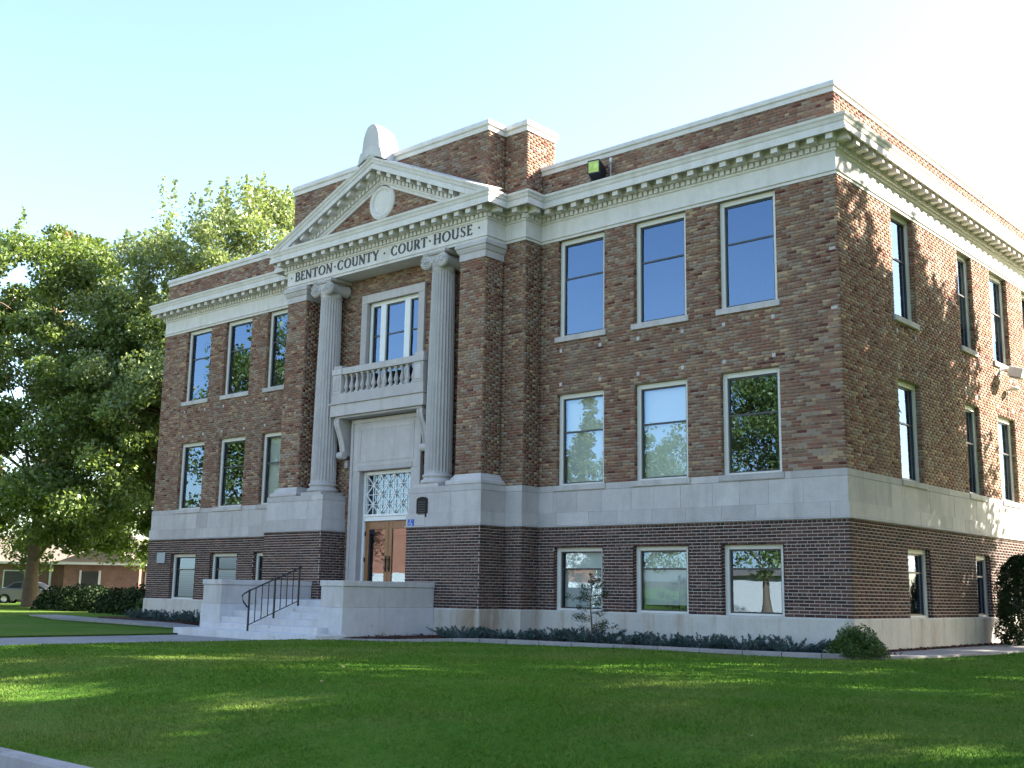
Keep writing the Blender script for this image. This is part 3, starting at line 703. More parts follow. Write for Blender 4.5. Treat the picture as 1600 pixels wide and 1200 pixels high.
# small pale accent tiles in the spandrels
tl = MB().box(-.04, .04, -.014, .02, -.045, .045).mesh('accent_tile', M['limestone'])
for k, (a, b) in enumerate(WX):
    for base, s in ((0, -1), (-L, 1)):
        for q in (a-.115, b+.125):
            for z in (6.30, 5.46): o = link('accent_tile', tl, None, CH); o.location = (base+s*q, 0, z)
for a, b in SIDEW[:3]:
    for q in (a+.10, b-.10):
        for z in (6.30, 5.46): o = link('accent_tile', tl, None, CH); o.location = (0, q, z); o.rotation_euler = (0, 0, R(90))
for z in (7.55, 6.28):
    o = link('accent_tile', MB().box(-.07, .07, -.014, .02, -.03, .03).mesh('accent_tile', M['limestone']), None, CH); o.location = (-.13, 0, z)
# interior so that nothing shows through the glass but dark rooms
mb = MB(); x0, x1 = -L+.6, -.6
for yy in (3.2,): mb.quad((x0, yy, -.9), (x1-2.4, yy, -.9), (x1-2.4, yy, 10.2), (x0, yy, 10.2))
mb.quad((x1-2.4, 3.2, -.9), (x1-2.4, B-.5, -.9), (x1-2.4, B-.5, 10.2), (x1-2.4, 3.2, 10.2))
for z in (-.4, 2.0, 5.9, 10.1): mb.quad((-L+.3, .3, z), (-.3, .3, z), (-.3, B-.4, z), (-L+.3, B-.4, z))
for xx in (-3.4, -8.6, c-4.6, c+1.9, c-1.9): mb.quad((xx, .32, -.9), (xx, 3.2, -.9), (xx, 3.2, 10.2), (xx, .32, 10.2))
for yy in (5.4, 8.4, 11.1): mb.quad((-3.0, yy, -.9), (-.3, yy, -.9), (-.3, yy, 10.2), (-3.0, yy, 10.2))
mb.build('interior_wall', M['interior'], CH)

# ------------------------------------------------------------------ entrance: surround, doors, transom, balcony
yS = -.84
sr = MB()
sr.box(c-1.34, c-1.02, yS, yR+.05, .13, 3.60).box(c+1.02, c+1.34, yS, yR+.05, .13, 3.60).box(c-1.34, c+1.34, yS, yR+.05, 3.602, 5.02)
sr.box(c-1.40, c-1.30, yS-.03, yS+.02, .13, 5.04).box(c+1.30, c+1.40, yS-.03, yS+.02, .13, 5.04).box(c-1.298, c+1.298, yS-.03, yS+.02, 4.93, 5.04)
sr.box(c-1.08, c+1.08, yS-.022, yS+.02, 3.604, 3.75)
SUR = sr.build('door_surround', M['limestone'], CH, None, .008)
pn = MB().box(c-1.12, c-1.0, yS-.012, yS+.01, 3.84, 4.84).box(c+1.0, c+1.12, yS-.012, yS+.01, 3.84, 4.84).box(c-.998, c+.998, yS-.012, yS+.01, 4.74, 4.84).box(c-.998, c+.998, yS-.012, yS+.01, 3.84, 3.90)
pn.build('inscription_panel', M['limestone'], SUR, None, .004)
yD = -.56
DF = MB().box(c-1.02, c-.94, yD-.10, yD+.06, .13, 3.60).box(c+.94, c+1.02, yD-.10, yD+.06, .13, 3.60).box(c-.94, c+.94, yD-.10, yD+.06, 3.50, 3.60).box(c-.94, c+.94, yD-.12, yD+.06, 2.24, 2.36).box(c-.94, c+.94, yD-.15, yD-.1, 2.36, 2.42).build('entrance', M['white'], CH, None, .006)
MB().box(c-.94, c+.94, yD+.25, yD+.258, 2.45, 3.5).build('blind', M['blind'], DF)
gr = MB(); nx, nz = 7, 4; x0, x1, z0, z1 = -.94, .94, 2.42, 3.50; dx, dz = (x1-x0)/nx, (z1-z0)/nz
def bar(mb, p, q, w, y, t=.02):
    d = Vector((q[0]-p[0], 0, q[1]-p[1])).normalized(); n = Vector((-d.z, 0, d.x))*w/2
    P, Q = Vector((p[0], y, p[1])), Vector((q[0], y, q[1])); v = [P+n, P-n, Q-n, Q+n]; bk = [p_+Vector((0, t, 0)) for p_ in v]
    mb.add(v+bk, [(0, 1, 2, 3), (4, 7, 6, 5), (0, 4, 5, 1), (1, 5, 6, 2), (2, 6, 7, 3), (3, 7, 4, 0)])
kk = 0
for i in range(nx+1): bar(gr, (c+x0+i*dx, z0), (c+x0+i*dx, z1), .026, yD-.045-.001*(i % 2))
for j in range(nz+1): bar(gr, (c+x0, z0+j*dz), (c+x1, z0+j*dz), .016, yD-.040)
for i in range(nx):
    for j in range(nz):
        p, q = ((i, j), (i+1, j+1)) if (i+j) % 2 == 0 else ((i, j+1), (i+1, j))
        bar(gr, (c+x0+p[0]*dx, z0+p[1]*dz), (c+x0+q[0]*dx, z0+q[1]*dz), .026, yD-.050-.0015*((i*3+j) % 4))
for i in range(nx+1):
    for j in range(nz+1):
        if (i+j) % 2 == 0: gr.lathe([(0, -.062), (.03, -.06), (.042, -.045)], (c+x0+i*dx, yD, z0+j*dz), 10, 'y')
gr.build('transom_grille', M['white'], DF)
MB().quad((c-.94, yD+.02, 2.42), (c+.94, yD+.02, 2.42), (c+.94, yD+.02, 3.5), (c-.94, yD+.02, 3.5)).build('transom_pane', M['glass'], DF)
for s in (-1, 1):
    x0, x1 = (c-.93, c-.006) if s < 0 else (c+.006, c+.93)
    d = MB().box(x0, x0+.14, yD-.05, yD, .14, 2.235).box(x1-.14, x1, yD-.05, yD, .14, 2.235).box(x0+.14, x1-.14, yD-.05, yD, 2.02, 2.235).box(x0+.14, x1-.14, yD-.05, yD, .14, .42)
    d = d.build('door', M['wood'], CH, None, .006)
    MB().quad((x0+.14, yD-.025, .42), (x1-.14, yD-.025, .42), (x1-.14, yD-.025, 2.02), (x0+.14, yD-.025, 2.02)).build('pane', M['glass'], d)
    hx = c+s*.07
    MB().box(hx-.025, hx+.025, yD-.062, yD-.05, .88, 1.30).tube([(hx, yD-.06, .95), (hx, yD-.11, .97), (hx, yD-.12, 1.08), (hx, yD-.11, 1.2), (hx, yD-.06, 1.22)], .012, 8).build('handle', M['bronze'], d)
    hg = MB()
    for z in (.45, 1.15, 1.85): hg.box(c+s*.925-.02, c+s*.925+.02, yD-.075, yD-.05, z, z+.11)
    hg.build('hinge', M['black'], d)
# window over the balcony
ws = MB().box(c-1.28, c-1.04, -.78, yR+.04, 5.56, 8.38).box(c+1.04, c+1.28, -.78, yR+.04, 5.56, 8.38).box(c-1.28, c+1.28, -.78, yR+.04, 8.382, 8.62)
ws.build('window_surround', M['limestone'], CH, None, .012)
yW = -.58
fr = MB().box(c-1.04, c-.94, yW-.06, yW+.06, 5.6, 8.40).box(c+.94, c+1.04, yW-.06, yW+.06, 5.6, 8.40).box(c-.94, c+.94, yW-.06, yW+.06, 8.28, 8.40)
fr.box(c-.60, c-.38, yW-.07, yW+.05, 5.6, 8.28).box(c+.38, c+.60, yW-.07, yW+.05, 5.6, 8.28)
TW = fr.build('balcony_window', M['white'], CH, None, .008)
for a, b in ((-.94, -.60), (-.38, .38), (.60, .94)):
    s = MB().box(c+a, c+a+.03, yW-.02, yW+.02, 5.6, 8.28).box(c+b-.03, c+b, yW-.02, yW+.02, 5.6, 8.28).box(c+a+.03, c+b-.03, yW-.02, yW+.02, 8.24, 8.28).box(c+a+.03, c+b-.03, yW-.02, yW+.02, 7.40, 7.44)
    s.build('sash', M['sash'], TW)
    MB().quad((c+a+.03, yW, 5.6), (c+b-.03, yW, 5.6), (c+b-.03, yW, 7.4), (c+a+.03, yW, 7.4)).build('pane', M['glass'], TW)
    MB().quad((c+a+.03, yW, 7.44), (c+b-.03, yW, 7.44), (c+b-.03, yW, 8.24), (c+a+.03, yW, 8.24)).build('pane', M['glass'], TW)
yb = -1.28
BAL = empty('balcony', (c, yb, 5.15)); BAL.parent = CH
def bb(name, mb, bev=.01, mat='limestone'): o = mb.build(name, M[mat], BAL, None, bev); o.matrix_parent_inverse = Matrix.Translation((-c, -yb, -5.15)); return o
bb('balcony_slab', MB().box(c-1.86, c+1.86, yb, yR+.02, 5.13, 5.45).box(c-1.90, c+1.90, yb-.045, yR+.01, 5.452, 5.50).box(c-1.84, c+1.84, yb+.01, yR+.01, 5.502, 5.76))
bb('soffit_moulding', MB().box(c-1.74, c+1.74, yb+.08, yR+.02, 5.07, 5.128))
bb('top_rail', MB().box(c-1.48, c+1.48, yb+.015, yb+.26, 6.30, 6.48))
for s in (-1, 1):
    xx = c+s*1.64
    o = bb('pedestal', MB().box(xx-.18, xx+.18, yb+.01, yb+.30, 5.762, 6.30).box(xx-.20, xx+.20, yb-.012, yb+.32, 6.302, 6.46).box(xx-.17, xx+.17, yb+.02, yb+.29, 6.462, 6.56))
    bb('pedestal_panel', MB().box(xx-.11, xx+.11, yb-.004, yb+.02, 5.84, 6.22), .004)
    ym = yb+.14
    bb('side_rail', MB().box(xx-.12, xx+.12, yb+.33, yR, 6.302, 6.47).box(xx-.10, xx+.10, yb+.34, yR, 5.762, 6.298))
bl = MB().box(-.055, .055, -.055, .055, 0, .05).box(-.05, .05, -.05, .05, .49, .538)
bl.lathe([(.035, .05), (.05, .07), (.035, .09), (.04, .11), (.068, .16), (.066, .20), (.045, .28), (.032, .36), (.030, .42), (.042, .44), (.03, .46), (.045, .49)], n=14)
bl = bl.mesh('baluster', M['limestone'])
for k in range(13):
    o = link('baluster', bl, None, BAL); o.location = (-1.36+k*2.72/12, .13, 5.762-5.15)
for s in (-1, 1):
    xx = c+s*1.66
    prof = [(yR+.02, 5.069), (yb+.10, 5.069), (yb+.09, 4.98), (yb+.12, 4.86), (yb+.20, 4.70), (yb+.27, 4.52), (yb+.32, 4.34), (yb+.35, 4.18), (yb+.38, 4.10), (yR+.02, 4.04)]
    cs = MB().prism(prof, 'x', xx-.085, xx+.085).prism([(p[0]-.018, p[1]) for p in prof[1:9]]+[(p[0]+.03, p[1]-.0) for p in prof[1:9][::-1]], 'x', xx-.105, xx-.05).prism([(p[0]-.018, p[1]) for p in prof[1:9]]+[(p[0]+.03, p[1]) for p in prof[1:9][::-1]], 'x', xx+.05, xx+.105)
    cs.tube([(xx-.12, yb+.32, 4.07), (xx+.12, yb+.32, 4.07)], .105, 16).tube([(xx-.10, yb+.17, 4.98), (xx+.10, yb+.17, 4.98)], .085, 14)
    cs.box(xx-.06, xx+.06, yR-.10, yR+.02, 3.74, 3.95)
    cs.build('console_bracket', M['limestone'], CH, None, .006)

# ------------------------------------------------------------------ front steps
STP = empty('front_steps', (c, -4, -.76)); STP.parent = CH
def sp_(name, mb, mat='step', bev=.012): o = mb.build(name, M[mat], STP, None, bev); o.matrix_parent_inverse = Matrix.Translation((-c, 4, .76)); return o
ys = [-5.19, -4.74, -4.385, -4.03, -3.675, -3.32]
for k in range(6):
    z1 = -.60+.1455*k; wd = [2.80, 2.28, 1.965, 1.965, 1.965, 1.965][k]; back = ys[k+1]+.06 if k < 5 else -.6
    sp_('step', MB().box(c-wd, c+wd, ys[k], back if k > 0 else -4.3, -1.0, z1))
sp_('step', MB().box(c-1.69, c+1.69, -1.6, -.58, -.5, .131), bev=0)
for s in (-1, 1):
    x0, x1 = (c+1.97, c+2.75) if s > 0 else (c-2.75, c-1.97)
    sp_('cheek_wall', MB().box(x0-.03, x1+.03, -4.45, yB-.09, -1.0, -.004), 'concrete' if False else 'step')
    sp_('cheek_wall', MB().box(x0, x1, -4.42, yB-.06, -.003, .47).box(x0-.022, x1+.022, -4.443, yB-.06, .472, .60), 'stone_old', .012)

# handrail down the middle of the steps
HR = empty('handrail', (c+.0, -4.95, -.6), label='black metal handrail with slim balusters down the middle of the front steps', cat='handrail')
def hp(name, mb): o = mb.build(name, M['black'], HR); o.matrix_parent_inverse = Matrix.Translation((-c, 4.95, .6)); return o
P3 = [(-4.97, -.60), (-4.24, -.31), (-3.52, -.018)]; tops = [.335, .625, .905]
rz = lambda y: .335+(y+4.97)*(.905-.335)/1.45
for (y, z), t in zip(P3, tops): hp('post', MB().box(c-.018, c+.018, y-.018, y+.018, z, t+.03))
hp('top_rail', MB().tube([(c, -3.47, rz(-3.47)), (c, -5.0, rz(-5.0)), (c, -5.12, rz(-5.1)-.02), (c, -5.17, .22), (c, -5.13, .08), (c, -5.02, -.04), (c, -4.98, -.05)], .019, 8))
hp('bottom_rail', MB().tube([(c, -4.97, rz(-4.97)-.80), (c, -3.52, rz(-3.52)-.80)], .012, 6))
for a in (0, 1):
    for k in range(1, 4):
        y = P3[a][0]+(P3[a+1][0]-P3[a][0])*k/4; hp('baluster', MB().box(c-.009, c+.009, y-.009, y+.009, rz(y)-.80, rz(y)))

# ------------------------------------------------------------------ small things on the building
def thing(name, loc, rz, label, cat, group=None): return empty(name, loc, rz, label=label, cat=cat, group=group)
t = thing('wall_plaque', (c+2.22, yB-.034, 2.2), 0, 'dark bronze plaque with arched top on the pedestal right of the doors', 'plaque')
pl = [(-.19, 0), (.19, 0), (.19, .44)]+[(.19*math.cos(R(a)), .44+.075*math.sin(R(a))) for a in range(15, 166, 15)]+[(-.19, .44)]
MB().prism(pl, 'y', -.03, 0).build('plate', M['bronze'], t, None, .006)
rm = MB()
for z in (.07, .13, .19, .25, .31, .37): rm.box(-.13, .13, -.034, -.03, z, z+.025)
rm.build('raised_lines', M['letter'], t)
t = thing('access_sign', (c+1.86, yB-.07, 1.955), 0, 'small blue accessibility sign on the stone edge beside the doors', 'sign')
MB().box(-.11, .11, -.012, 0, 0, .21).build('panel', M['blue'], t)
ic = MB().tube([(-.005, -.015, .165), (-.005, -.015, .10), (.035, -.015, .098), (.06, -.015, .055)], .008, 6).lathe([(0, -.018), (.014, -.016), (.016, -.01)], (-.008, 0, .185), 10, 'y').tube([(.05*math.cos(R(a))-.01, -.015, .085+.045*math.sin(R(a))) for a in range(130, 371, 20)], .006, 5).box(-.08, .08, -.014, -.011, .012, .03)
ic.build('wheelchair_symbol', M['white'], t)
t = thing('meter_plate', (-24.7, -.068, 1.17), 0, 'small grey metal cover plate at the far left of the dark brick base', 'plate')
MB().box(-.25, .25, -.035, 0, 0, .35).build('cover', M['greybox'], t, None, .01)
# floodlight on the cornice
t = thing('floodlight', (-6.08, -.22, 10.31), R(10), 'black floodlight with yellow-green lens on the cornice of the right wing', 'floodlight'); t.scale = (.72,)*3
MB().prism([(-.26, .26), (.02, .16), (.30, .10), (.30, .50), (.02, .66), (-.26, .74)], 'x', -.24, .20).build('housing', M['black'], t, None, .02)
ln = MB().box(-.215, .175, -.275, -.262, .30, .70)
for kx in (-.12, .08): ln.lathe([(0, -.032), (.05, -.028), (.085, -.018), (.095, -.006)], (kx, -.27, .50), 16, 'y')
for kz in range(6): ln.box(-.215, .175, -.281, -.274, .325+kz*.065, .338+kz*.065)
ln.build('lens', M['lens'], t)
fm = MB().box(-.245, .205, -.28, -.25, .26, .30).box(-.245, .205, -.28, -.25, .70, .745).box(-.245, -.215, -.28, -.25, .30, .70).box(.175, .205, -.28, -.25, .30, .70)
fm.build('lens_frame', M['black'], t)
MB().tube([(.0, .1, .14), (.0, .12, .02), (.0, .12, -.02)], .03, 8).box(-.12, .12, .02, .2, -.03, .01).tube([(-.29, .1, .05), (-.29, .02, .4)], .015, 6).tube([(.25, .1, .05), (.25, .02, .4)], .015, 6).tube([(-.29, .1, .05), (.25, .1, .05)], .015, 6).build('bracket', M['black'], t)
t = thing('photocell', (-5.76, -.12, 10.33), 0, 'small pale photocell on a thin post beside the roof floodlight', 'sensor')
MB().tube([(0, 0, 0), (0, 0, .46)], .016, 6).build('post', M['greybox'], t); MB().lathe([(0, .46), (.035, .465), (.04, .53), (.03, .58), (0, .59)], n=12).build('cap', M['lightgrey'], t)
# wall lamps on the side wall
t = thing('wall_floodlight', (.02, 9.55, 6.35), 0, 'white box floodlight high on the sunlit side wall', 'floodlight')
MB().prism([(-.17, .0), (.17, .0), (.17, .26), (-.17, .26)], 'x', .20, .58).build('housing', M['lightgrey'], t, None, .03).rotation_euler = (0, R(18), 0)
MB().box(.26, .52, -.13, .13, -.035, -.01).build('lens', M['greybox'], t).rotation_euler = (0, R(18), 0)
MB().tube([(-.02, 0, .1), (.22, 0, .12)], .035, 8).box(-.02, .015, -.09, .09, 0, .2).build('bracket', M['lightgrey'], t)
t = thing('dome_lamp', (.02, 9.95, 6.0), 0, 'round white dome lamp with conduit below the side floodlight', 'wall lamp')
MB().lathe([(.0, .06), (.08, .05), (.14, 0), (.15, -.04), (.1, -.05), (0, -.05)], (.2, 0, 0), 16).build('dome', M['lightgrey'], t); MB().tube([(-.02, 0, -.02), (.2, 0, -.01)], .02, 8).tube([(.01, 0, -.02), (.01, 0, -.75)], .012, 6).build('conduit', M['greybox'], t)
t = thing('basement_lamp', (.06, 10.0, 1.12), 0, 'small bright round lamp above the dark evergreen at the right', 'wall lamp')
MB().lathe([(0, .09), (.06, .075), (.09, .02), (.09, -.04), (.05, -.08), (0, -.09)], (.14, 0, 0), 14).build('globe', M['white'], t); MB().box(-.03, .05, -.06, .06, -.06, .06).build('mount', M['black'], t)

#@GROUND
# ------------------------------------------------------------------ ground
def sheet(name, xs, ys, zf, mat, keep=None, kind='structure', skirt=None):
    V = [(x, y, zf(x, y)) for y in ys for x in xs]; nx = len(xs)
    F = [(j*nx+i, j*nx+i+1, (j+1)*nx+i+1, (j+1)*nx+i) for j in range(len(ys)-1) for i in range(nx-1) if keep is None or keep((xs[i]+xs[i+1])/2, (ys[j]+ys[j+1])/2)]
    o = link(name, np_mesh(name, V, F), M[mat]); o['kind'] = kind; return o
sm = lambda t: (lambda u: u*u*(3-2*u))(min(1, max(0, t)))
def zl(x, y):
    """surface of the near lawn"""
    z = -.68-.06*sm((-7.0-x)/2.5)*sm((y+5.5)/2)
    z -= .36*sm((-11.6-y)/4.8); return z+.012*math.sin(x*.9+1)*math.sin(y*.7)
sheet('ground', [-600, 600], [-600, 600], lambda x, y: -1.45, 'soil')
KY = -16.62
EDGE = [(-9.95, -4.55), (-9.0, -3.75), (-7.9, -3.05), (-6.6, -2.72), (-5, -2.5), (-3, -2.3), (-1.2, -2.15), (.2, -1.75), (1.05, -.9), (1.55, .3), (1.78, 2.5), (1.85, 6), (1.9, 40)]
def edge_y(x):
    for (xa, ya), (xb, yb_) in zip(EDGE, EDGE[1:]):
        if xa <= x <= xb: return ya+(yb_-ya)*(x-xa)/(xb-xa)
    return EDGE[0][1]
def strip_lawn():
    V, F = [], []
    xs = list(np.linspace(-10.38, 1.55, 60)); ts = np.linspace(0, 1, 26)
    def block(xs, ytop, ts=ts):
        b = len(V); n = len(ts)+1
        for x in xs:
            yt = ytop(x)
            for t in ts:
                y = KY+.16+(yt-KY-.16)*t; V.append((x, y, zl(x, y)))
            V.append((x, yt, -1.1))
        for i in range(len(xs)-1):
            for j in range(n-1): F.append((b+i*n+j, b+(i+1)*n+j, b+(i+1)*n+j+1, b+i*n+j+1))
        return b, n
    b, n = block(xs, lambda x: edge_y(x) if x > -9.95 else -5.3)
    for j in range(n-2): V.append((-10.38, V[b+j][1], -1.1))      # skirt along the walk
    s0 = len(V)-(n-2)
    for j in range(n-3): F.append((b+j, b+j+1, s0+j+1, s0+j))
    block([1.5503, 1.7, 1.85, 1.9, 2.5, 4, 7, 10, 15, 25, 60], lambda x: edge_y(x) if x < 1.9 else 60, np.linspace(0, 1, 150))
    o = link('lawn', np_mesh('lawn', V, F, smooth=False), M['lawn']); o['kind'] = 'structure'; return o
strip_lawn()
# far lawn, left of the front walk
FZ = lambda x, y: -.735-.07*sm((-27-x)/8)-.30*sm((-10.2-y)/6.0)
def side_y(x): return -3.35+.55*sm((-17-x)/8)+2.6*sm((-25-x)/10)       # lawn edge beside the side walk
V, F = [], []; xs = [-15.35, -15.5, -15.8, -16.2, -16.8, -17.6, -18.5, -20, -22, -24, -26, -28, -30, -32, -34, -36, -40]; ts = np.linspace(0, 1, 14)
for x in xs:
    rnd = 1.5*(1-math.sqrt(max(0, 1-(1-min(1, (-15.35-x)/1.6))**2))) if x > -16.95 else 0; yt = side_y(x)-rnd
    for t in ts: y = KY+.16+(yt-KY-.16)*t; V.append((x, y, FZ(x, y)))
    V.append((x, yt, -1.1))
n = len(ts)+1; F = [(i*n+j, i*n+j+1, (i+1)*n+j+1, (i+1)*n+j) for i in range(len(xs)-1) for j in range(n-1)]
b = len(V); V += [(-15.35, V[j][1], -1.1) for j in range(n-1)]; F += [(j, j+1, b+j+1, b+j) for j in range(n-2)]
o = link('lawn', np_mesh('lawn', V, F), M['lawn']); o['kind'] = 'structure'
sheet('lawn', [-120, -80, -60, -40.003], [KY+.16, -10, -5, 0, 5, 11, 15.5], lambda x, y: FZ(x, y)-.002, 'lawn')
sheet('lawn', [-39.997, -36, -33, -30, -26.5], [-.1, 3, 6, 10, 15.5], lambda x, y: FZ(x, y)-.004, 'lawn')
sheet('lawn', [-120, -80, -60, -40, -26.0], [22, 40, 90], lambda x, y: -.84, 'lawn')
sheet('parking_lot', [-140, -26.2], [15.5, 34], lambda x, y: -.86, 'asphalt')
# walks
def slabs(root, pts_l, pts_r, z, name, mat, th=.12):
    for k in range(len(pts_l)-1):
        a, b_, c_, d = pts_l[k], pts_r[k], pts_r[k+1], pts_l[k+1]; g = .006
        A, Bv, Cv, D = (Vector((*p, 0)) for p in (a, b_, c_, d)); L1 = (D-A).normalized()*g; L2 = (Cv-Bv).normalized()*g
        q = [(A+L1), (Bv+L2), (Cv-L2), (D-L1)]; zz = [z(p.x, p.y) for p in q]
        vs = [(p.x, p.y, zz[i]-th) for i, p in enumerate(q)]+[(p.x, p.y, zz[i]) for i, p in enumerate(q)]
        MB().add(vs, [(0, 3, 2, 1), (4, 5, 6, 7), (0, 1, 5, 4), (1, 2, 6, 5), (2, 3, 7, 6), (3, 0, 4, 7)]).build(name, M[mat], root, None, .006)
WK = empty('front_walk'); WK['kind'] = 'structure'
wz = lambda x, y: -.772-.27*sm((-10.2-y)/6.0)
yy = [-5.10, -6.6, -8.1, -9.6, -11.1, -12.6, -14.1, -15.3, KY+.16]
slabs(WK, [(-15.34, y) for y in yy], [(-10.39, y) for y in yy], wz, 'paving_slab', 'walk')
slabs(WK, [(-15.34, y) for y in (-2.2, -3.6, -5.088)], [(-12.9, y) for y in (-2.2, -3.6, -5.088)], lambda x, y: -.778, 'paving_slab', 'walk')
SWK = empty('side_walk'); SWK['kind'] = 'structure'
xx = [-15.35, -16.6, -17.9, -19.2, -20.5, -21.8, -23.1, -24.4, -25.7, -27, -29, -31, -33]
slabs(SWK, [(x, side_y(x)+1.12-.1*sm((-25-x)/8)) for x in xx], [(x, side_y(x)-(1.6 if x > -16.7 else 0)) for x in xx], lambda x, y: -.765+.10*sm((-16-x)/5)-.10*sm((-27-x)/8), 'paving_slab', 'walk')
RW = empty('side_path'); RW['kind'] = 'structure'
pl_ = [(1.0, -.93), (1.52, .3), (1.75, 2.5), (1.80, 4.5), (1.82, 6.5), (1.83, 8.5), (1.84, 11), (1.85, 14), (1.86, 18), (1.87, 24)]
pr_ = [(.42, -.60), (.42, .55), (.42, 2.5), (.42, 4.5), (.42, 6.5), (.42, 8.5), (.42, 11), (.42, 14), (.42, 18), (.42, 24)]
slabs(RW, pr_, pl_, lambda x, y: -.632, 'paving_slab', 'walk')
# planting bed edging
BE = empty('bed_edging'); BE['kind'] = 'structure'
ed = EDGE[:10]; em = mitre(ed)
pts = []
for (xa, ya), (xb, yb_) in zip(ed[:-1], ed[1:]):
    for k in range(2): pts.append((xa+(xb-xa)*k/2, ya+(yb_-ya)*k/2))
pts = pts[:-1]
out_ = off(pts, -.012); inn_ = off(pts, -.24)
slabs(BE, inn_, out_, lambda x, y: -.60-.07*sm((-7.2-x)/2.2), 'edging_slab', 'kerbc', .3)
# planting beds
def bed(name, poly, z):
    bm = bmesh.new(); vs = [bm.verts.new((x, y, z)) for x, y in poly]; bm.faces.new(vs); bmesh.ops.triangulate(bm, faces=bm.faces)
    bmesh.ops.subdivide_edges(bm, edges=bm.edges, cuts=12, use_grid_fill=True)
    for v in bm.verts: v.co.z += random.uniform(-.012, .012)
    me = bpy.data.meshes.new(name); bm.to_mesh(me); bm.free(); o = link(name, me, M['mulch']); o['kind'] = 'structure'; return o
bed('planting_bed', off(EDGE[:10], -.10)+[(.5, .6), (.05, .0), (-8.0, -.05), (-8.05, -.65), (-8.5, -.7), (-8.55, -1.5), (-10.0, -1.55)], -.645)
sheet('planting_bed', [.05, .4], [-.02, 4, 8, 12, 24], lambda x, y: -.628, 'mulch')
bed('planting_bed', [(-27, -.05), (-27, -1.0), (-25.4, -1.75), (-20, -2.0), (-17.5, -2.15), (-15.6, -2.2), (-15.6, -1.2), (-17.4, -.7), (-17.4, -.05)], -.66)
nm = 2600; px_ = RNG.uniform(-10, 1.0, nm); py_ = RNG.uniform(-4.2, -.1, nm); ok = np.array([(edge_y(x)+.22 < y) and (y < -.1) and not (x < c+4.3 and y > -1.6) for x, y in zip(px_, py_)])
px_, py_ = px_[ok], py_[ok]
px_ = np.r_[px_, RNG.uniform(.1, .42, 700)]; py_ = np.r_[py_, RNG.uniform(0, 12, 700)]; n = len(px_)
V = np.zeros((n, 4, 3)); a = RNG.uniform(0, 6.28, n); l = RNG.uniform(.015, .05, n); w_ = l*.35; tilt = RNG.uniform(-.6, .6, n)
for k, (s, t) in enumerate(((-1, -1), (1, -1), (1, 1), (-1, 1))):
    V[:, k, 0] = px_+np.cos(a)*l*s-np.sin(a)*w_*t; V[:, k, 1] = py_+np.sin(a)*l*s+np.cos(a)*w_*t; V[:, k, 2] = -.622+.012*RNG.random(n)+np.sin(tilt)*l*s
o = link('mulch_chips', np_mesh('mulch_chips', V.reshape(-1, 3), np.arange(4*n).reshape(-1, 4)), M['mulch']); tag(o, 'reddish bark mulch chips scattered over the planting bed', 'mulch', kind='stuff')
# street kerb and street
KB = empty('street_kerb'); KB['kind'] = 'structure'
km = MB().prism([(0, -1.30), (.16, -1.30), (.16, -1.02), (.14, -1.005), (.03, -1.005), (.005, -1.03)], 'x', 0, 1.99).mesh('kerb_stone', M['kerbc'])
for k in range(46): o = link('kerb_stone', km, None, KB); o.location = (-44+2*k, KY, 0)
gm = MB().box(0, 1.99, -.45, -.004, -1.3, -1.20).mesh('gutter_slab', M['kerbc'])
for k in range(46): o = link('gutter_slab', gm, None, KB); o.location = (-44+2*k, KY, 0)
sheet('street', [-200, 200], [-28, KY-.45], lambda x, y: -1.21, 'asphalt')
sheet('lawn', [-200, -70, 200], [-140, -30.2], lambda x, y: -1.05, 'lawn')
sheet('opposite_sidewalk', [-200, 200], [-30.2, -28.05], lambda x, y: -1.03, 'walk')

# grass blades over the lawn in front of the camera
def blades(n, dmin, dmax, name, hgt):
    rr = dmin*(dmax/dmin)**RNG.random(n); ang = RNG.uniform(R(13), R(69), n)
    x = CAM[0]-rr*np.sin(ang); y = CAM[1]+rr*np.cos(ang)
    ey = np.interp(x, [p[0] for p in EDGE[:10]], [p[1] for p in EDGE[:10]]); ey[x > 1.55] = 60
    ok = (y > KY+.17) & (y < ey-.02) & (x > -10.37) & ((x > -9.95) | (y < -5.3))
    x, y, rr = x[ok], y[ok], rr[ok]; n = len(x)
    z = np.array([zl(a, b) for a, b in zip(x, y)])
    h = RNG.uniform(.5, 1.15, n)*hgt*(1+.45*np.sin(x*1.7+np.sin(y*2.1)*1.5)*np.sin(y*1.3+x*.6)); w = np.clip(rr*.00055, .004, .014)*RNG.uniform(.6, 1.2, n); a = RNG.uniform(0, 6.28, n); lx, ly = RNG.normal(0, .6, n)*h, RNG.normal(0, .6, n)*h
    V = np.zeros((n, 3, 3)); V[:, 0] = np.c_[x-np.cos(a)*w, y-np.sin(a)*w, z-.004]; V[:, 1] = np.c_[x+np.cos(a)*w, y+np.sin(a)*w, z-.004]; V[:, 2] = np.c_[x+lx, y+ly, z+h]
    o = link(name, np_mesh(name, V.reshape(-1, 3), np.arange(3*n).reshape(-1, 3)), M['blade']); tag(o, 'short mown green grass of the front lawn', 'grass', kind='stuff'); return o
blades(520000, 5.5, 32, 'grass', .027)

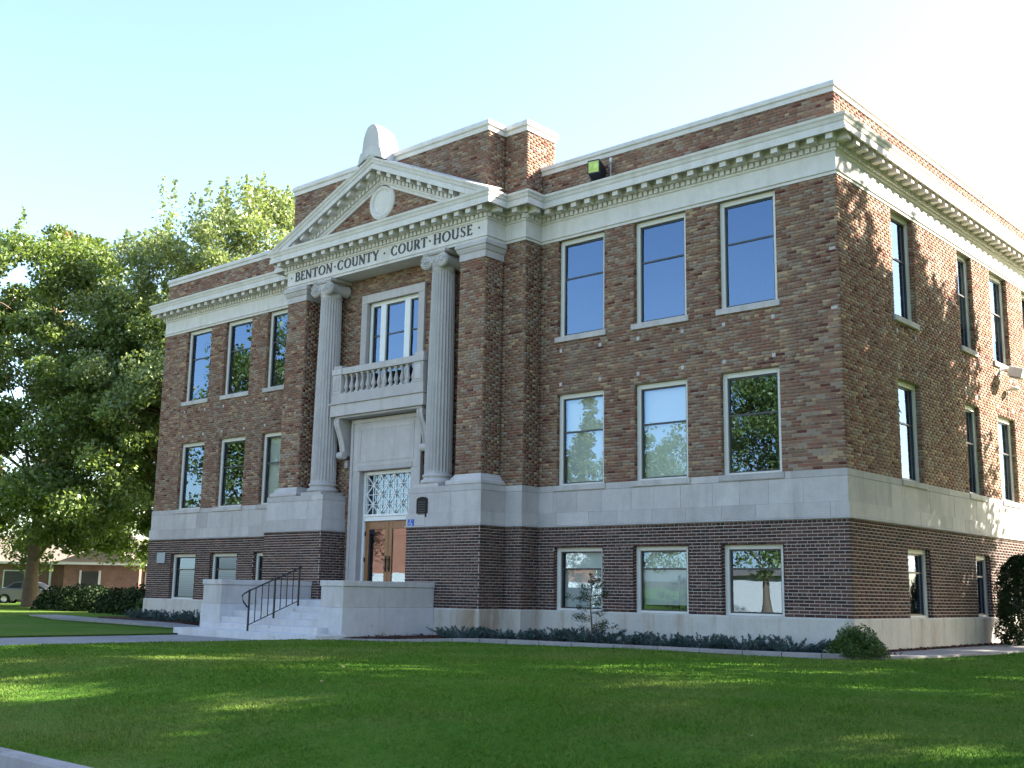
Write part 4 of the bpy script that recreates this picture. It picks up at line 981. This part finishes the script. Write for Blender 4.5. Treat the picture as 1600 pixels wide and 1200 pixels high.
# ------------------------------------------------------------------ vegetation
def leaves(P, size, rng, up=.25, aspect=.62):
    """P: (n,3) leaf centres -> verts, faces of kite-shaped leaves"""
    n = len(P); nrm = rng.normal(0, 1, (n, 3)); nrm[:, 2] += up*2; nrm /= np.linalg.norm(nrm, axis=1)[:, None]
    t = rng.normal(0, 1, (n, 3)); t -= (t*nrm).sum(1)[:, None]*nrm; t /= np.linalg.norm(t, axis=1)[:, None]; b = np.cross(nrm, t)
    s = (size*rng.uniform(.6, 1.3, n))[:, None]
    V = np.stack([P-t*s*.5, P+b*s*aspect*.5-t*s*.05+nrm*s*.08, P+t*s*.5, P-b*s*aspect*.5-t*s*.05+nrm*s*.08], 1)
    return V.reshape(-1, 3), np.arange(4*n).reshape(-1, 4)
def make_tree(seed, H, trunk_h, Rc, nleaf, lsize, trunk_r, leaf='leaf', shape='round', clump=.85, spikes=0, lean=0., density_in=.35, gap=0., skirt=0):
    """returns (trunk mesh, crown mesh): tapered trunk with limbs, leaf clumps at the ends of branches"""
    rng = np.random.default_rng(seed); tb = MB()
    def env(z):                                       # crown radius at height z
        t = (z-trunk_h)/(H-trunk_h)
        if t < 0 or t > 1: return .2
        if shape == 'round': return Rc*max(.12, (math.sin(math.pi*min(1, (t*.86+.14)))**.62))
        if shape == 'oval': return Rc*max(.1, math.sin(math.pi*(t*.8+.16))**.8)
        return Rc*max(.08, (1-t)**.55*min(1, .35+t*3))  # poplar
    trunk = [(0, 0, -.3)]; nseg = 9
    for k in range(1, nseg+1):
        z = H*.86*k/nseg; trunk.append((rng.normal(0, .04*H/15)*k**.5+lean*k/nseg, rng.normal(0, .04*H/15)*k**.5, z))
    rad = [trunk_r*(1.45 if i == 0 else 1-.93*i/nseg)+.02 for i in range(nseg+1)]
    tb.tube(trunk, rad, 10)
    def tp(z):
        f = z/(H*.86)*nseg; i = int(min(nseg-1, max(0, f))); u = f-i
        return np.array(trunk[i])*(1-u)+np.array(trunk[i+1])*u
    tips = []; nl = int(15+H)
    for k in range(nl):
        z0 = trunk_h*.75+(H*.80-trunk_h*.75)*((k+rng.random())/nl)**.9; az = k*2.399+rng.normal(0, .3)
        zt = min(H*.98, z0+ (H-z0)*(.25+.35*rng.random()) if shape != 'poplar' else z0+2.2); r = env(zt)*(.70+.32*rng.random())
        s = tp(z0); q = np.array([tp(min(zt, H*.85))[0]+r*math.cos(az), tp(min(zt, H*.85))[1]+r*math.sin(az), zt - (.12*r if z0 < H*.35 else 0)])
        mid = (s+q)/2+np.array([0, 0, .10*r])+rng.normal(0, .15, 3)
        tb.tube([s, mid, q], [max(.02, trunk_r*.30*(1-z0/H)+.025), max(.015, trunk_r*.16*(1-z0/H)+.018), .012], 6, False)
        nb = 5 if r > 1.5 else 3
        for j in range(nb):
            u = .35+.65*(j+rng.random())/nb; p = (s*(1-u)**2+2*mid*u*(1-u)+q*u*u)
            d = rng.normal(0, 1, 3)*np.array([1, 1, .7]); d /= np.linalg.norm(d); e_ = p+d*r*(.22+.25*rng.random())
            hr = math.hypot(e_[0], e_[1]); er = env(e_[2])*1.06
            if hr > er: e_[:2] *= er/hr
            tb.tube([p, e_], [.022, .008], 4, False); tips.append(e_)
        tips.append(q)
    for k in range(int(nl*2.4)):
        z = trunk_h+(H-trunk_h)*rng.random(); az = rng.uniform(0, 6.28); r = env(z)*rng.uniform(.25, .98)**.6; tips.append(np.array([tp(min(z, H*.85))[0]+r*math.cos(az), tp(min(z, H*.85))[1]+r*math.sin(az), z]))
    for k in range(skirt):
        az = k*2.399+rng.normal(0, .4); r = Rc*rng.uniform(.35, 1.02); tips.append(np.array([r*math.cos(az), r*math.sin(az), trunk_h+rng.uniform(.6, 4.2)]))
        if k % 3 == 0: tb.tube([tp(trunk_h+3.5), tp(trunk_h+3.5)*.5+tips[-1]*.5+np.array([0, 0, .8]), tips[-1]], [trunk_r*.22, trunk_r*.12, .015], 5, False)
    tips = np.array(tips)
    if gap: tips = tips[rng.random(len(tips)) > gap]
    per = nleaf//len(tips); P = []
    for tpt in tips:
        sc = clump*rng.uniform(.6, 1.25); m = int(per*rng.uniform(.6, 1.4))
        q = rng.normal(0, 1, (m, 3)); q /= np.maximum(.4, np.linalg.norm(q, axis=1))[:, None]; q *= (rng.random(m)**.5)[:, None]
        q *= np.array([sc, sc, sc*.72]); P.append(tpt+q)
    for k in range(spikes):
        az = rng.uniform(0, 6.28); r = env(H*.72)*rng.random()**.5; zb = H*(.76+.15*(1-(r/Rc)**2)) ; m = 150; tt = rng.random(m)
        P.append(np.c_[r*math.cos(az)+rng.normal(0, .30, m)*(1.15-tt), r*math.sin(az)+rng.normal(0, .30, m)*(1.15-tt), zb+tt*rng.uniform(1.6, 3.2)])
    P = np.concatenate(P); V, F = leaves(P, lsize, rng)
    return tb.mesh('trunk', M['bark']), np_mesh('crown', V, F, M[leaf])
def plant(name, meshes, loc, rz, label, cat, group=None, scale=1.):
    o = empty(name, loc, rz, label=label, cat=cat, group=group); o.scale = (scale,)*3
    link('trunk', meshes[0], None, o); link('crown', meshes[1], None, o); return o
#@TREES
GF = -.82
tA = make_tree(3, 21.0, 2.6, 11.0, 205000, .235, .34, 'leaf', 'round', 1.25, 6, skirt=84)
plant('maple_tree', tA, (-51.3, 8.4, GF), 0, 'big dark green tree with thick trunk standing by the parked silver car', 'tree', 'trees left of the courthouse')
tB = make_tree(5, 22.6, 5.0, 8.6, 130000, .21, .5, 'leaf_pale', 'round', 1.1, 46)
plant('cottonwood_tree', tB, (-40.6, 14.2, GF), .6, 'tall pale green tree with spiky shoots rising behind the left roof corner', 'tree', 'trees left of the courthouse')
tC = make_tree(8, 16, 4.6, 6.4, 80000, .21, .34, 'leaf', 'round', 1.0, 3)
plant('young_maple_tree', tC, (-42.2, 10.8, GF), 1.2, 'smaller bright-leaved tree just left of the courthouse corner', 'tree', 'trees left of the courthouse')
tD = make_tree(9, 17, 3.5, 7.5, 22000, .45, .4, 'leaf', 'round', 1.4, 0)
plant('background_tree', tD, (-74, 9, GF), 2.2, 'dark tree behind the brick house at the far left edge', 'tree', 'trees left of the courthouse')
plant('background_tree', tD, (-66, 36, GF), 4.0, 'dark tree filling the gap behind the leaves beside the left wall', 'tree', 'trees left of the courthouse', 1.15)
# trees right of the view whose shade falls on the lawn and the side wall
tS = make_tree(21, 15.5, 3.0, 4.9, 15500, .28, .32, 'leaf', 'round', .75, 4, gap=.30)
tN = make_tree(23, 15.2, 2.6, 4.9, 52000, .27, .32, 'leaf', 'round', 1.15, 10, gap=.30)
SH = [((8.3, 10.2), 1.0, 0.3, 'leafy tree off the right edge whose shade falls on the side wall'), ((10.2, 5.4), 1.22, 2.2, 'tall leafy tree nearest the right front corner, just out of view'), ((14.5, -1.0), 1.1, 1.4, 'leafy tree on the side lawn in the front row of shade trees'), ((20.5, 6.5), 1.25, 2.9, 'big shade tree behind the side lawn'),
      ((21, -6.5), 1.15, 4.1, 'shade tree by the street right of the lawn'), ((27.5, .5), 1.3, 5.2, 'tallest shade tree far to the right'), ((14.2, -9.2), .85, 3.3, 'small shade tree beside the street kerb'), ((28, -12), 1.2, .9, 'shade tree at the street corner')]
for k, ((x, y), s, rz, lb) in enumerate(SH):
    plant('shade_tree', tN if k < 1 else tS, (x, y, -.75), rz, lb, 'tree', 'shade trees right of the courthouse', s)
# trees, poplars and buildings across the street, seen mirrored in the windows
tR = make_tree(31, 13.5, 2.4, 5.0, 22000, .21, .2, 'leaf', 'round', .9)
for (x, y, s, rz, lb) in ((-21, -35.5, 1.18, 0, 'leafy tree across the street mirrored in the rightmost middle-floor window'), (-38, -47, 1.0, 2, 'leafy tree beyond the street in front of the orange building'), (-43, -17.5, 1.25, 1, 'leafy tree on the near verge left of the view, mirrored in the left wing'), (-57, -32, 1.1, 3, 'leafy tree at the left end of the orange building'), (-66, -14, 1.3, 4, 'large leafy tree far down the street to the left')):
    plant('street_tree', tR, (x, y, -1.05), rz, lb, 'tree', 'trees across the street', s)
tP = make_tree(41, 19, 1.0, 2.3, 9000, .36, .25, 'leaf_yellow', 'poplar', .7)
for (x, y, s, lb) in ((-56.5, -63, 1., 'tallest columnar poplar in the middle of the row across the street'), (-61.5, -66, .86, 'columnar poplar at the far end of the row across the street'), (-50.5, -60.5, .8, 'shortest columnar poplar nearest the white building')):
    plant('poplar_tree', tP, (x, y, -1.05), x, lb, 'tree', 'poplars across the street', s)

def clump_plant(name, n, fn, size, mat, loc, label, cat, group=None, aspect=.62, up=.25, stem=None, seed=0):
    rng = np.random.default_rng(seed); V, F = leaves(fn(rng, n), size, rng, up, aspect)
    o = empty(name, loc, 0, label=label, cat=cat, group=group)
    link('foliage', np_mesh('foliage', V, F, M[mat]), None, o)
    if stem: stem.build('stem', M['bark'], o)
    return o
def dome(rx, ry, h, lump=.18):
    def f(rng, n):
        d = rng.normal(0, 1, (n, 3)); d[:, 2] = np.abs(d[:, 2]); d /= np.linalg.norm(d, axis=1)[:, None]
        az = np.arctan2(d[:, 1], d[:, 0]); rr = (1+lump*np.sin(3*az+1.3)+lump*.7*np.sin(5*az+d[:, 2]*6))*(.55+.47*rng.random(n)**.45)
        return d*rr[:, None]*np.array([rx, ry, h])
    return f
def stemmer(h, r=.02, k=4):
    mb = MB(); rng = random.Random(3)
    for i in range(k): mb.tube([(0, 0, -.05), (rng.uniform(-.3, .3)*h, rng.uniform(-.3, .3)*h, h*.7)], [r, r*.3], 5)
    return mb
clump_plant('round_shrub', 7000, dome(.50, .48, .50, .15), .062, 'leaf_bush', (.52, -1.02, -.66), 'rounded green shrub at the right front corner of the building', 'shrub', stem=stemmer(.35), seed=1, aspect=.4, up=.5)
def arbor(rng, n):
    z = rng.random(n)*2.1; r = .62*np.sqrt(np.clip(1-((z-.75)/1.45)**2, .02, 1))*(.72+.3*rng.random(n)**.4); a = rng.uniform(0, 6.28, n); r *= 1+.17*np.sin(4*a+z*4)+.10*np.sin(7*a-z*9)+.08*rng.normal(0, 1, n)
    return np.c_[r*np.cos(a), r*np.sin(a), z]
clump_plant('evergreen_bush', 20000, arbor, .085, 'leaf_dark', (.95, 7.5, -.62), 'tall dark evergreen bush against the side wall at the right edge', 'bush', stem=stemmer(1.4, .05), seed=2, aspect=.35)
# junipers: low blue-green sprays
def juniper(w, d, h):
    def f(rng, n):
        out = []; ns = 60
        for k in range(ns):
            a = rng.uniform(0, 6.28); q = np.array([w*math.cos(a)*rng.random()**.5*.7, d*math.sin(a)*rng.random()**.5*.7, .03]); l = rng.uniform(.18, .5)*min(1, w*1.3)
            v = np.array([math.cos(a+rng.normal(0, .5))*w, math.sin(a+rng.normal(0, .5))*d, 0]); v /= np.linalg.norm(v); v = v*l+np.array([0, 0, rng.uniform(.25, 1.)*h])
            m = n//ns; t = rng.random(m); out.append(q+v*t[:, None]+rng.normal(0, .03, (m, 3))*(1.2-t)[:, None])
        p = np.concatenate(out); p[:, 2] = np.abs(p[:, 2]); return p
    return f
JUN = [(-8.3, -2.35, .8, .45, .26), (-7.2, -1.95, .8, .5, .24), (-6.15, -1.6, .6, .45, .26), (-5.35, -1.55, .8, .55, .30), (-4.35, -1.5, .75, .5, .30), (-3.4, -1.45, .75, .5, .26), (-2.5, -1.4, .7, .45, .27), (-1.55, -1.3, .75, .45, .30), (-.6, -1.2, .7, .42, .30)]
JL = ['low blue-green juniper nearest the front steps', 'spreading blue-green juniper below the stained corner of the plinth', 'small juniper left of the little spruce sapling', 'juniper mound growing round the foot of the spruce sapling', 'juniper just right of the spruce sapling', 'juniper under the middle basement window of the right wing', 'juniper between the middle and right basement windows', 'juniper under the right basement window', 'juniper with upright sprays beside the rounded corner shrub']
for k, ((x, y, w, d, h), lb) in enumerate(zip(JUN, JL)):
    clump_plant('juniper_shrub', 6500, juniper(w, d, h), .055, 'juniper', (x, y, -.65), lb, 'juniper', 'junipers along the front bed', .22, .2, seed=50+k)
for k, (x, y, w, d, h, lb) in enumerate([(-17.2, -1.35, .9, .6, .42, 'juniper bank against the left cheek wall of the steps'), (-18.9, -1.25, .9, .6, .38, 'low juniper under the left wing beside the path'), (-20.6, -1.1, .9, .55, .34, 'juniper in the middle of the left bed'), (-22.4, -1.0, .9, .5, .30, 'juniper near the left end of the left bed'), (-24.3, -.8, .9, .45, .30, 'juniper at the far left corner of the building')]):
    clump_plant('juniper_shrub', 6000, juniper(w, d, h), .065, 'juniper', (x, y, -.66), lb, 'juniper', 'junipers along the left bed', .22, .2, seed=70+k)
# spruce sapling
sb = MB(); rng = np.random.default_rng(5); tips = []
sb.tube([(0, 0, -.1), (.02, 0, .35), (-.03, .01, .8), (.02, 0, 1.26), (-.02, 0, 1.44)], [.022, .020, .015, .010, .005], 7)
for z, az, l in ((.22, 2.7, .42), (.25, .1, .62), (.34, -.4, .6), (.45, 3.0, .5), (.30, 1.4, .4), (.62, .2, .3), (.70, 3.1, .35), (.86, 3.3, .62), (.92, -.1, .42), (.98, .6, .34), (.95, 2.6, .5), (1.12, 3.1, .3), (1.16, 0, .30), (1.26, 2.2, .16), (1.3, .4, .2), (.8, 1.5, .3), (.5, -1.6, .4), (.9, -1.6, .35)):
    p = np.array([0, 0, z]); q = p+np.array([math.cos(az)*l, math.sin(az)*l, l*.18]); sb.tube([p, q], [.009, .004], 5)
    for t in (.35, .55, .75, .92, 1.0): tips.append((p+(q-p)*t, .085 if t < 1 else .07))
tips += [(np.array([0, 0, 1.40]), .06), (np.array([-.02, 0, 1.46]), .04)]
P = np.concatenate([t+rng.normal(0, s*.5, (26, 3)) for t, s in tips]); V, F = leaves(P, .05, rng, .2, .28)
o = empty('spruce_sapling', (-5.16, -1.62, -.64), 0, label='thin straggly spruce sapling standing in the juniper bed', cat='sapling')
link('foliage', np_mesh('foliage', V, F, M['leaf_dark']), None, o); sb.build('stem', M['bark'], o)
# clipped dark hedge bushes at the far left
HB = [(-44.2, 6.6, 1.55, 1.25, 1.1, 'dark rounded hedge bush nearest the tree trunk'), (-41.0, 6.3, 1.7, 1.3, 1.2, 'dark hedge bush second from the tree trunk'), (-37.2, 5.9, 1.6, 1.3, 1.1, 'dark hedge bush in front of the pink sunlit wall'), (-33.8, 5.2, 1.5, 1.3, 1.25, 'dark hedge bush close to the left building corner'), (-30.6, 3.6, 1.0, .9, .85, 'small green bush at the left corner of the plinth')]
for k, (x, y, rx, ry, h, lb) in enumerate(HB):
    clump_plant('hedge_bush', 3600, dome(rx, ry, h, .08), .15, 'leaf_dark' if k < 4 else 'leaf_bush', (x, y, -.82), lb, 'bush', 'hedge bushes left of the courthouse', seed=90+k)
clump_plant('yellow_shrub', 2600, dome(2.0, 1.0, 1.5, .15), .16, 'leaf_yel2', (-40.5, 13.2, -.84), 'sunlit yellowish shrub behind the hedge by the left building corner', 'shrub', seed=97)
# fallen leaves on the lawn
LV = [(-.9, -12.4), (-2.3, -10.9), (5.1, -12.9), (-4.3, -9.6), (-3.1, -12.9)]
lf = MB().add([(0, -.06, 0), (.035, -.02, .012), (.03, .03, .02), (0, .06, .006), (-.03, .03, .018), (-.035, -.02, .01)], [(0, 1, 2, 3), (0, 3, 4, 5)])
lme = lf.mesh('fallen_leaf', plain('dry_leaf', (.30, .23, .14), .8, .2))
for k, (x, y) in enumerate(LV):
    o = link('fallen_leaf', lme); o.location = (x, y, zl(x, y)+.035); o.rotation_euler = (random.uniform(-.3, .3), random.uniform(-.3, .3), random.uniform(0, 6)); o.scale = (.7,)*3
    tag(o, 'small dry tan leaf lying on the shaded lawn', 'leaf', 'fallen leaves on the lawn')

#@FAR
# ------------------------------------------------------------------ house, cars and other things in the distance
hx, hy = -66., 17.
ha = R(128)                                            # the house front faces the camera
HS = empty('brick_house', (hx, hy, -.86), R(47), label='low pinkish brick house with hipped shingle roof behind the tree trunk', cat='house')
def hpz(name, mb, mat, parent=None, bev=0): return mb.build(name, M[mat], parent or HS, None, bev)
w2, dd, hh = 8.2, 9.0, 2.75
hpz('wall', MB().box(-w2, w2, 0, dd, 0, hh).box(1.0, 6.0, -1.2, .02, 0, hh-.003), 'house_brick')
def hip(mb, x0, x1, y0, y1, z, rise, ov=.5):
    x0, x1, y0, y1 = x0-ov, x1+ov, y0-ov, y1+ov; m = min((x1-x0), (y1-y0))/2; ym = (y0+y1)/2
    mb.add([(x0, y0, z), (x1, y0, z), (x1, y1, z), (x0, y1, z), (x0+m, ym, z+rise), (x1-m, ym, z+rise)], [(0, 1, 5, 4), (1, 2, 5), (2, 3, 4, 5), (3, 0, 4), (0, 3, 2, 1)])
rf = MB(); hip(rf, -w2, w2, 0, dd, hh, 2.3); rf.add([(.5, -1.7, hh+.002), (6.5, -1.7, hh+.002), (3.5, -1.7, hh+1.15), (3.5, 3.2, hh+1.15), (.5, 3.2, hh+.1), (6.5, 3.2, hh+.1)], [(0, 2, 3, 4), (2, 1, 5, 3), (0, 1, 2)])
hpz('roof', rf, 'shingle')
hpz('fascia', MB().box(-w2-.52, w2+.52, -.54, -.50, hh-.14, hh+.02).box(.45, 6.55, -1.76, -1.71, hh-.13, hh+.02), 'lightgrey')
d_ = hpz('door', MB().box(2.2, 3.3, -1.26, -1.21, 0, 2.15), 'sash'); hpz('door_frame', MB().box(3.32, 3.46, -1.28, -1.2, 0, 2.25).box(2.05, 2.18, -1.28, -1.2, 0, 2.25), 'lightgrey', d_)
for x in (-6.3, -2.6, 6.9):
    f = hpz('window', MB().box(x-.75, x+.75, -.06, 0.01, .95, 2.2), 'lightgrey'); hpz('pane', MB().box(x-.66, x+.66, -.075, -.062, 1.03, 2.12), 'sash', f)
hpz('porch_post', MB().box(-.2, -.06, -.4, -.26, 0, hh-.14), 'lightgrey')
# sunlit pinkish building seen beyond the hedge
PH = empty('pink_outbuilding', (-47.5, 25.5, -.86), R(42), label='sunlit pink brick outbuilding with pale roof edge beyond the hedge', cat='outbuilding')
MB().box(-4.5, 4.5, 0, 4, 0, 1.9).build('wall', M['house_brick'], PH); MB().box(-4.7, 4.7, -.25, 4.2, 1.905, 2.4).build('roof', M['stucco'], PH)
def car(name, loc, rz, paint, label):
    o = empty(name, loc, rz, label=label, cat='car', group='parked cars')
    body = [(-2.2, .42), (-2.22, .70), (-2.12, .93), (-1.35, 1.0), (1.0, .96), (1.9, .84), (2.2, .66), (2.22, .40), (1.75, .27)]
    arch = lambda cx: [(cx+.36*math.cos(R(a)), .31+.36*math.sin(R(a))) for a in range(0, 181, 30)]
    prof = body+arch(1.38)+arch(-1.38)
    bm = MB(); prev = None
    for y, s, dz in ((-.87, .965, -.02), (-.80, 1., 0), (0, 1., .015), (.80, 1., 0), (.87, .965, -.02)):
        bm.add([(p[0]*(.985 if s < 1 else 1), y, p[1]*(s if p[1] > .6 else 1)+dz) for p in prof], [])
    n = len(prof)
    for k in range(4):
        for i in range(n): j = (i+1) % n; bm.f.append((k*n+i, k*n+j, (k+1)*n+j, (k+1)*n+i)); bm.sm.append(False)
    bm.f += [tuple(range(n)), tuple(range(4*n, 5*n))]; bm.sm += [False, False]
    bd = bm.build('body', M[paint], o, None, .02)
    cab = [(-1.45, .97), (-.95, 1.36), (-.55, 1.43), (.15, 1.42), (.50, 1.34), (1.15, .95)]
    vs = [(p[0], -.78+(p[1]-.95)*.34, p[1]) for p in cab]+[(p[0], .78-(p[1]-.95)*.34, p[1]) for p in cab]; m = len(cab)
    MB().add(vs, [(i, i+1, m+i+1, m+i) for i in range(1, m-2)]+[(0, 1, m+1, m), (m-2, m-1, 2*m-1, 2*m-2), tuple(range(m))[::-1], tuple(range(m, 2*m))]).build('cabin', M[paint], o)
    for s in (-1, 1):
        q = lambda x, z: (x, s*(.792-(z-.95)*.34), z)
        MB().add([q(-1.28, 1.01), q(-.88, 1.31), q(-.42, 1.36), q(-.42, 1.0)], [(0, 1, 2, 3)]).build('side_window', M['sash'], o)
        MB().add([q(-.34, 1.0), q(-.34, 1.36), (.16, s*(.792-.38*.34), 1.35), q(.46, 1.28), q(.98, .99)], [(0, 1, 2, 3, 4)]).build('side_window', M['sash'], o)
    MB().add([(-1.40, -.68, 1.02), (-.98, -.58, 1.345), (-.98, .58, 1.345), (-1.40, .68, 1.02)], [(0, 1, 2, 3)]).build('rear_window', M['sash'], o, (-.015, 0, .012))
    MB().add([(1.08, -.70, 1.0), (.53, -.58, 1.33), (.53, .58, 1.33), (1.08, .70, 1.0)], [(0, 1, 2, 3)]).build('windscreen', M['sash'], o, (.02, 0, .012))
    for x in (-1.38, 1.38):
        for s in (-1, 1):
            w = MB().lathe([(.20, -.10), (.29, -.10), (.315, -.07), (.315, .07), (.29, .10), (.20, .10)], (x, s*.78, .31), 20, 'y').build('wheel', M['tyre'], o)
            MB().lathe([(0, -.08), (.07, -.09), (.18, -.06), (.205, -.09), (.205, .09), (.18, .06), (.07, .09), (0, .08)], (x, s*.78, .31), 16, 'y').build('rim', M['chrome'], w)
    for s in (-1, 1):
        MB().box(-2.225, -2.12, s*.62-.16, s*.62+.16, .70, .86).build('tail_lamp', M['tail'], o); MB().box(2.08, 2.20, s*.6-.17, s*.6+.17, .60, .74).build('headlamp', M['lightgrey'], o)
    MB().box(-2.27, -2.15, -.8, .8, .36, .56).box(2.12, 2.27, -.8, .8, .34, .54).build('bumper', M[paint], o, None, .03)
    return o
car('parked_car', (-61.6, 13.4, -.86), R(47), 'carpaint', 'silver sedan parked behind the tree trunk at the left edge')
car('parked_car', (-49.0, 21.0, -.86), R(44), 'whitecar', 'white car half hidden beyond the hedge near the building corner')
# buildings across the street
OB = empty('orange_building', (-54, -44, -1.05), R(-42), label='orange brick building across the street, mirrored in the front doors', cat='building')
MB().box(-14, 14, -10, 0, 0, 7).build('wall', M['orange_brick'], OB); MB().box(-14.3, 14.3, -10.3, .3, 7.003, 7.4).build('roof', M['stucco'], OB)
MB().box(-14.05, 14.05, 0, .08, 0, 2.8).build('base_wall', M['stucco'], OB)
for x in (-13, 10.5):
    f = MB().box(x, x+1.9, -.02, .06, 3.2, 5.4).build('window', M['white'], OB); MB().box(x+.12, x+1.78, .062, .075, 3.32, 5.28).build('pane', M['sash'], f)
WB = empty('white_building', (-27, -56, -1.05), 0, label='low white building with shed roof across the street, mirrored in the basement windows', cat='building')
MB().prism([(0, 0), (0, 3.0), (-9, 4.6), (-9, 0)], 'x', -11, 16).build('wall', M['stucco'], WB); MB().prism([(.5, 2.95), (.5, 3.2), (-9.5, 4.95), (-9.5, 4.7)], 'x', -11.6, 16.6).build('roof', M['shingle'], WB)
for x in (-10, 12):
    f = MB().box(x, x+1.6, -.02, .06, 1., 2.4).build('window', M['frame'], WB); MB().box(x+.1, x+1.5, .062, .075, 1.1, 2.3).build('pane', M['sash'], f)
